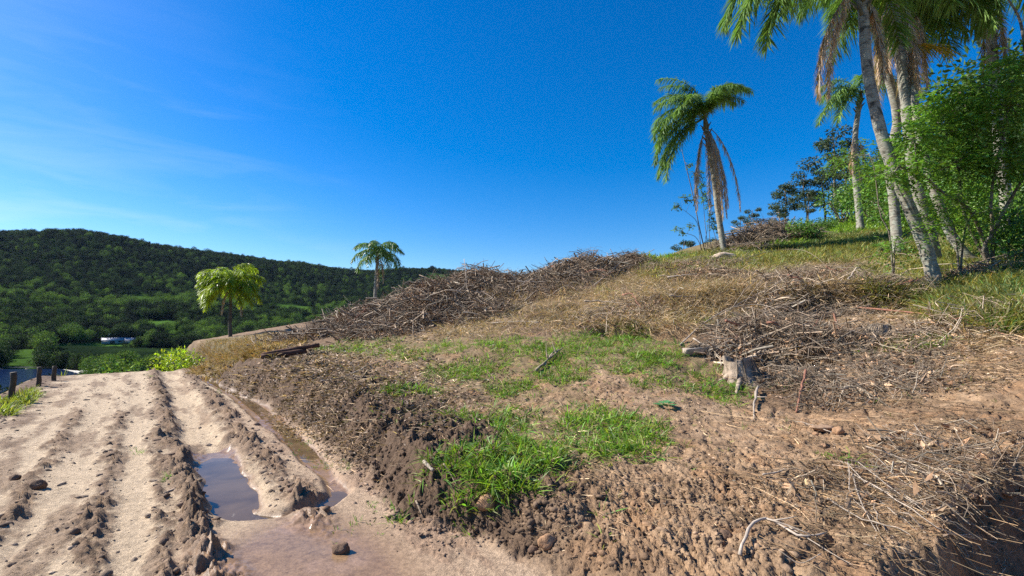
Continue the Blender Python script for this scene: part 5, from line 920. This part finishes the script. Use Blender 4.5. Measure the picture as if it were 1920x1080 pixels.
# ---------------------------------------------------------------- far valley: farm, trees, forest
def barn(px, py, wpx, dpt, hh, label, roofc, walls=(.35, .33, .3)):
    q = g1(px, py); wd = wpx / F_PX * q[1]; t_ = thing('farm_building', q, label, 'farm building', rz=math.atan2(-q[0], q[1]) * 1.0); W2 = wd / 2
    def box(name, x0, x1, y0, y1, z0, z1, mat, par=t_):
        V = np.array([(a, b_, c_) for c_ in (z0, z1) for a, b_ in ((x0, y0), (x1, y0), (x1, y1), (x0, y1))]); return link(name, new_mesh(name, V, [np.array([[0, 3, 2, 1], [4, 5, 6, 7], [0, 1, 5, 4], [1, 2, 6, 5], [2, 3, 7, 6], [3, 0, 4, 7]])], np.ones(8)), mat, par)
    box('wall', -W2, W2, 0, dpt, -2, hh, tint_mat('farm_wall', walls, .8))
    m_ = tint_mat('farm_roof', roofc, .5, 0, .2, .5); o_ = .5
    V = np.array([(-W2 - o_, -o_, hh - .2), (W2 + o_, -o_, hh - .2), (W2 + o_, dpt / 2, hh + dpt * .28), (-W2 - o_, dpt / 2, hh + dpt * .28), (-W2 - o_, dpt + o_, hh - .2), (W2 + o_, dpt + o_, hh - .2)]); Vb = V - np.array([0, 0, .15])
    link('roof', new_mesh('roof', np.vstack([V, Vb]), [np.array([[0, 1, 2, 3], [3, 2, 5, 4], [7, 6, 9, 8], [8, 9, 10, 11], [0, 6, 7, 1], [5, 11, 10, 4], [0, 3, 9, 6], [3, 4, 10, 9], [2, 1, 7, 8], [5, 2, 8, 11]])], np.ones(12)), m_, t_)
    box('door', -W2 * .3, W2 * .1, -.06, -.002, -1, hh * .75, tint_mat('farm_door', (.05, .04, .04), .7))
    box('window', W2 * .4, W2 * .7, -.06, -.002, hh * .4, hh * .8, tint_mat('farm_pane', (.02, .02, .03), .2))
barn(213, 644, 34, 9, 3.2, 'long farm shed with pale grey roof behind the green lawn', (.36, .35, .37))
barn(215, 637, 18, 8, 4.2, 'farm house with a blue-green roof behind the long shed', (.06, .26, .34))
barn(250, 643, 24, 8, 3.0, 'farm shed with light metal roof right of the long one', (.42, .40, .44))
barn(273, 644, 20, 7, 3.0, 'low brown-roofed farm shed at the right end of the farm', (.17, .12, .11))
def tree_mesh(n, size, shape, mat, lobes=9, conif=False):
    mb = MB(); mt = MB(); V, F = tubes(np.array([[[0, 0, -1.], [.03, 0, .3], [0, 0, .75]]]), np.array([[.035, .03, .015]]), 5); mt.add(V, F)
    for i in range(lobes):
        a = i * 2.4; hh = .3 + .62 * (i / lobes); rad = .30 * (1 - abs(i / lobes - .35)) * rng.uniform(.6, 1.1) * (0.5 if conif else 1); c1 = np.array([math.cos(a) * rad, math.sin(a) * rad, hh]); p, d_ = ball(c1, np.array([.21, .21, .17]) * shape * rng.uniform(.75, 1.2), n // lobes)
        V, F = leaves(p, d_, unit(rdir(len(p)) + (p - c1) * 3), rng.uniform(.7, 1.3, len(p)) * size, rng.uniform(.6, .9, len(p)) * size); mb.add(V, F, np.repeat(tints(len(p), (1, 1, 1), .35), 4, 0))
    me = mb.mesh('crown'); me.materials.append(mat); m2 = mt.mesh('trunk'); m2.materials.append(M_bark); return me, m2
TR = [tree_mesh(900, .05, 1.0, M_forest) for _ in range(4)] + [tree_mesh(800, .05, 1.0, M_foresty) for _ in range(2)] + [tree_mesh(800, .045, .75, M_forest, 11, True)]
TRN = [tree_mesh(4200, .022, 1.0, M_forest, 12) for _ in range(3)] + [tree_mesh(3800, .022, 1.0, M_foresty, 12)]
def top_ok(X, Y, zb, H):
    px_ = CX + F_PX * X / Y; return np.where((px_ > 95) & (px_ < 430) & (Y < 425), np.minimum(H, 1.7 - (.0745 + .018 * np.clip((Y < 150), 0, 1) + .012 * np.sin(px_ * .11) * np.sin(px_ * .043)) * Y - zb), H)
def vtree(q, H, i, lb, group=None, wfac=1.0):
    q = np.array(q, float); q[2] = gz(q[0], q[1]); t_ = thing('valley_tree', q, lb, 'tree', group, rz=rng.uniform(0, 6)); t_.scale = (H * wfac, H * wfac, H); a, b_ = TRN[i % 4 if i != 3 else 0] if H / q[1] > .035 else TR[i]; link('crown', a, None, t_); link('trunk', b_, None, t_); return t_
q = g1(285, 648); vtree(q, 17, 0, 'dark round tree at the right end of the farm sheds', wfac=1.15)
for i in range(120):
    a = R(rng.uniform(-44.5, -31)); d_ = rng.uniform(48, 330) if i > 34 else rng.uniform(42, 80); X, Y = d_ * math.sin(a), d_ * math.cos(a)
    if poly_d(np.array([X]), np.array([Y]), pp[::-1])[0] > -4 or Y > 240: continue
    zb_ = float(gz(X, Y)); Hm = 1.7 - (.074 + .012 * rng.random()) * Y - zb_
    if Hm < 2.5: continue
    vtree((X, Y, 0), min(Hm, rng.uniform(5, 8) if d_ < 90 else rng.uniform(6.5, 11)), [0,1,2,3,0,1,2,4,5,6][rng.integers(10)], 'leafy tree among others in the valley below the end of the road', 'trees in the valley below the road end', 1.1)
for i, (a, b_) in enumerate([(150,668),(170,664),(335,642),(360,648),(300,660),(180,628),(240,625),(262,640),(330,668),(345,628),(390,640),(412,640),(130,650),(110,640),(60,650),(30,655),(20,672),(80,676),(350,610),(380,615)]):
    q = g1(a, b_)
    if not np.isnan(q).any() and q[1] > 200: vtree(q, max(3.0, float(top_ok(q[0], q[1], q[2], rng.uniform(9, 15)))), rng.integers(7), 'broad valley tree standing around the farm and its lawn', 'trees around the farm lawn')
# forest that covers the hills
def gn_scatter(name, pts, rot, scl, idx_, srcs, label, cat):
    col = bpy.data.collections.new(name + '_kinds')
    for i, (me, _) in enumerate(srcs): o_ = bpy.data.objects.new('kind_%02d' % i, me); col.objects.link(o_)
    me = bpy.data.meshes.new(name); me.vertices.add(len(pts)); me.vertices.foreach_set('co', np.asarray(pts, np.float32).ravel())
    for nm, ty, v, key in (('rz', 'FLOAT_VECTOR', np.c_[np.zeros((len(pts), 2)), rot], 'vector'), ('sc', 'FLOAT_VECTOR', scl, 'vector'), ('ix', 'INT', idx_.astype(np.int32), 'value')):
        at = me.attributes.new(nm, ty, 'POINT'); at.data.foreach_set(key, np.ascontiguousarray(v if ty == 'INT' else v.astype(np.float32)).ravel())
    o_ = link(name, me, None, label=label, cat=cat, kind='stuff'); ng = bpy.data.node_groups.new(name, 'GeometryNodeTree'); ng.interface.new_socket('Geometry', in_out='INPUT', socket_type='NodeSocketGeometry'); ng.interface.new_socket('Geometry', in_out='OUTPUT', socket_type='NodeSocketGeometry')
    gi = ng.nodes.new('NodeGroupInput'); go = ng.nodes.new('NodeGroupOutput'); ip = ng.nodes.new('GeometryNodeInstanceOnPoints'); ci = ng.nodes.new('GeometryNodeCollectionInfo'); ci.inputs['Collection'].default_value = col; ci.inputs['Separate Children'].default_value = True; ci.inputs['Reset Children'].default_value = True
    def na(nm, ty): n_ = ng.nodes.new('GeometryNodeInputNamedAttribute'); n_.data_type = ty; n_.inputs['Name'].default_value = nm; return n_.outputs['Attribute']
    ln = ng.links.new; ln(gi.outputs[0], ip.inputs['Points']); ln(ci.outputs[0], ip.inputs['Instance']); ip.inputs['Pick Instance'].default_value = True
    ln(na('ix', 'INT'), ip.inputs['Instance Index']); ln(na('rz', 'FLOAT_VECTOR'), ip.inputs['Rotation']); ln(na('sc', 'FLOAT_VECTOR'), ip.inputs['Scale']); ln(ip.outputs[0], go.inputs[0])
    md = o_.modifiers.new('scatter', 'NODES'); md.node_group = ng; return o_
n = 30000; a = R(1) * rng.uniform(-57, -2, n); d_ = np.sqrt(rng.uniform(230 ** 2, 2000 ** 2, n)); X, Y = d_ * np.sin(a), d_ * np.cos(a)
near2 = 16000; a2 = R(1) * rng.uniform(-54, -4, near2); d2 = np.sqrt(rng.uniform(150 ** 2, 800 ** 2, near2)); X = np.r_[X, d2 * np.sin(a2)]; Y = np.r_[Y, d2 * np.cos(a2)]; dd = np.hypot(X, Y)
gap = fbm(X * .006, Y * .006, 3, 140); keep = (lawn_at(X, Y) < .25) & (poly_d(X, Y, pp[::-1]) < -3) & ~((X > 0) & (dd < 420)) & ~((gap > .34) & (dd < 900) & (rng.random(len(X)) < .6)) & ~((dd < 300) & (X > -60))
pxx = CX + F_PX * X / Y; frm = keep & (Y > 10); X, Y, gap = X[frm], Y[frm], gap[frm]
hs2 = (6 + 9 * rng.random(len(X)) ** 1.5) * (1 + .4 * (rng.random(len(X)) < .05)); hs2 = top_ok(X, Y, gz(X, Y), hs2); kk = hs2 > 2.5; X, Y, gap, hs2 = X[kk], Y[kk], gap[kk], hs2[kk]; for_p = np.c_[X, Y, gz(X, Y)]; sc2 = np.c_[np.maximum(hs2, 6) * 1.1, np.maximum(hs2, 6) * 1.1, hs2]; lowp = 1 - sst(25, 95, for_p[:, 2]); lightm = rng.random(len(X)) < np.clip(.04 + sst(.0, .25, gap) * .75 * (.15 + .85 * lowp) + .12 * lowp, 0, .9)
ixs = np.where(lightm, rng.integers(4, 6, len(X)), np.array([0, 1, 2, 3, 6])[rng.integers(0, 5, len(X))])
gn_scatter('forest', for_p, rng.uniform(0, 6.28, len(X)), sc2, ixs, TR, 'dense dark forest covering the hills across the valley', 'forest')

flat('shore', [(-330, 257.5), (-236, 259.5), (-236, 263), (-330, 261)], -24.15, tint_mat('pale_shore_concrete', (1, 1, 1), .7, 0, .2, .3), kind='structure')

# air: thin even haze over the whole valley
V = np.array([(a, b_, c_) for c_ in (-90, 300) for a, b_ in ((-3200, -3200), (3200, -3200), (3200, 3200), (-3200, 3200))]); hz_me = new_mesh('haze', V, [np.array([[0, 3, 2, 1], [4, 5, 6, 7], [0, 1, 5, 4], [1, 2, 6, 5], [2, 3, 7, 6], [3, 0, 4, 7]])])
hm = bpy.data.materials.new('valley_air'); hm.use_nodes = True; nt = hm.node_tree; nt.nodes.clear(); pv = N(nt, 'ShaderNodeVolumePrincipled'); pv.inputs['Color'].default_value = (.5, .68, 1, 1); pv.inputs['Density'].default_value = .000015; pv.inputs['Anisotropy'].default_value = .1; nt.links.new(pv.outputs[0], N(nt, 'ShaderNodeOutputMaterial').inputs['Volume'])
link('haze', hz_me, hm, kind='stuff', label='thin blue air over the valley and the hills', cat='haze')
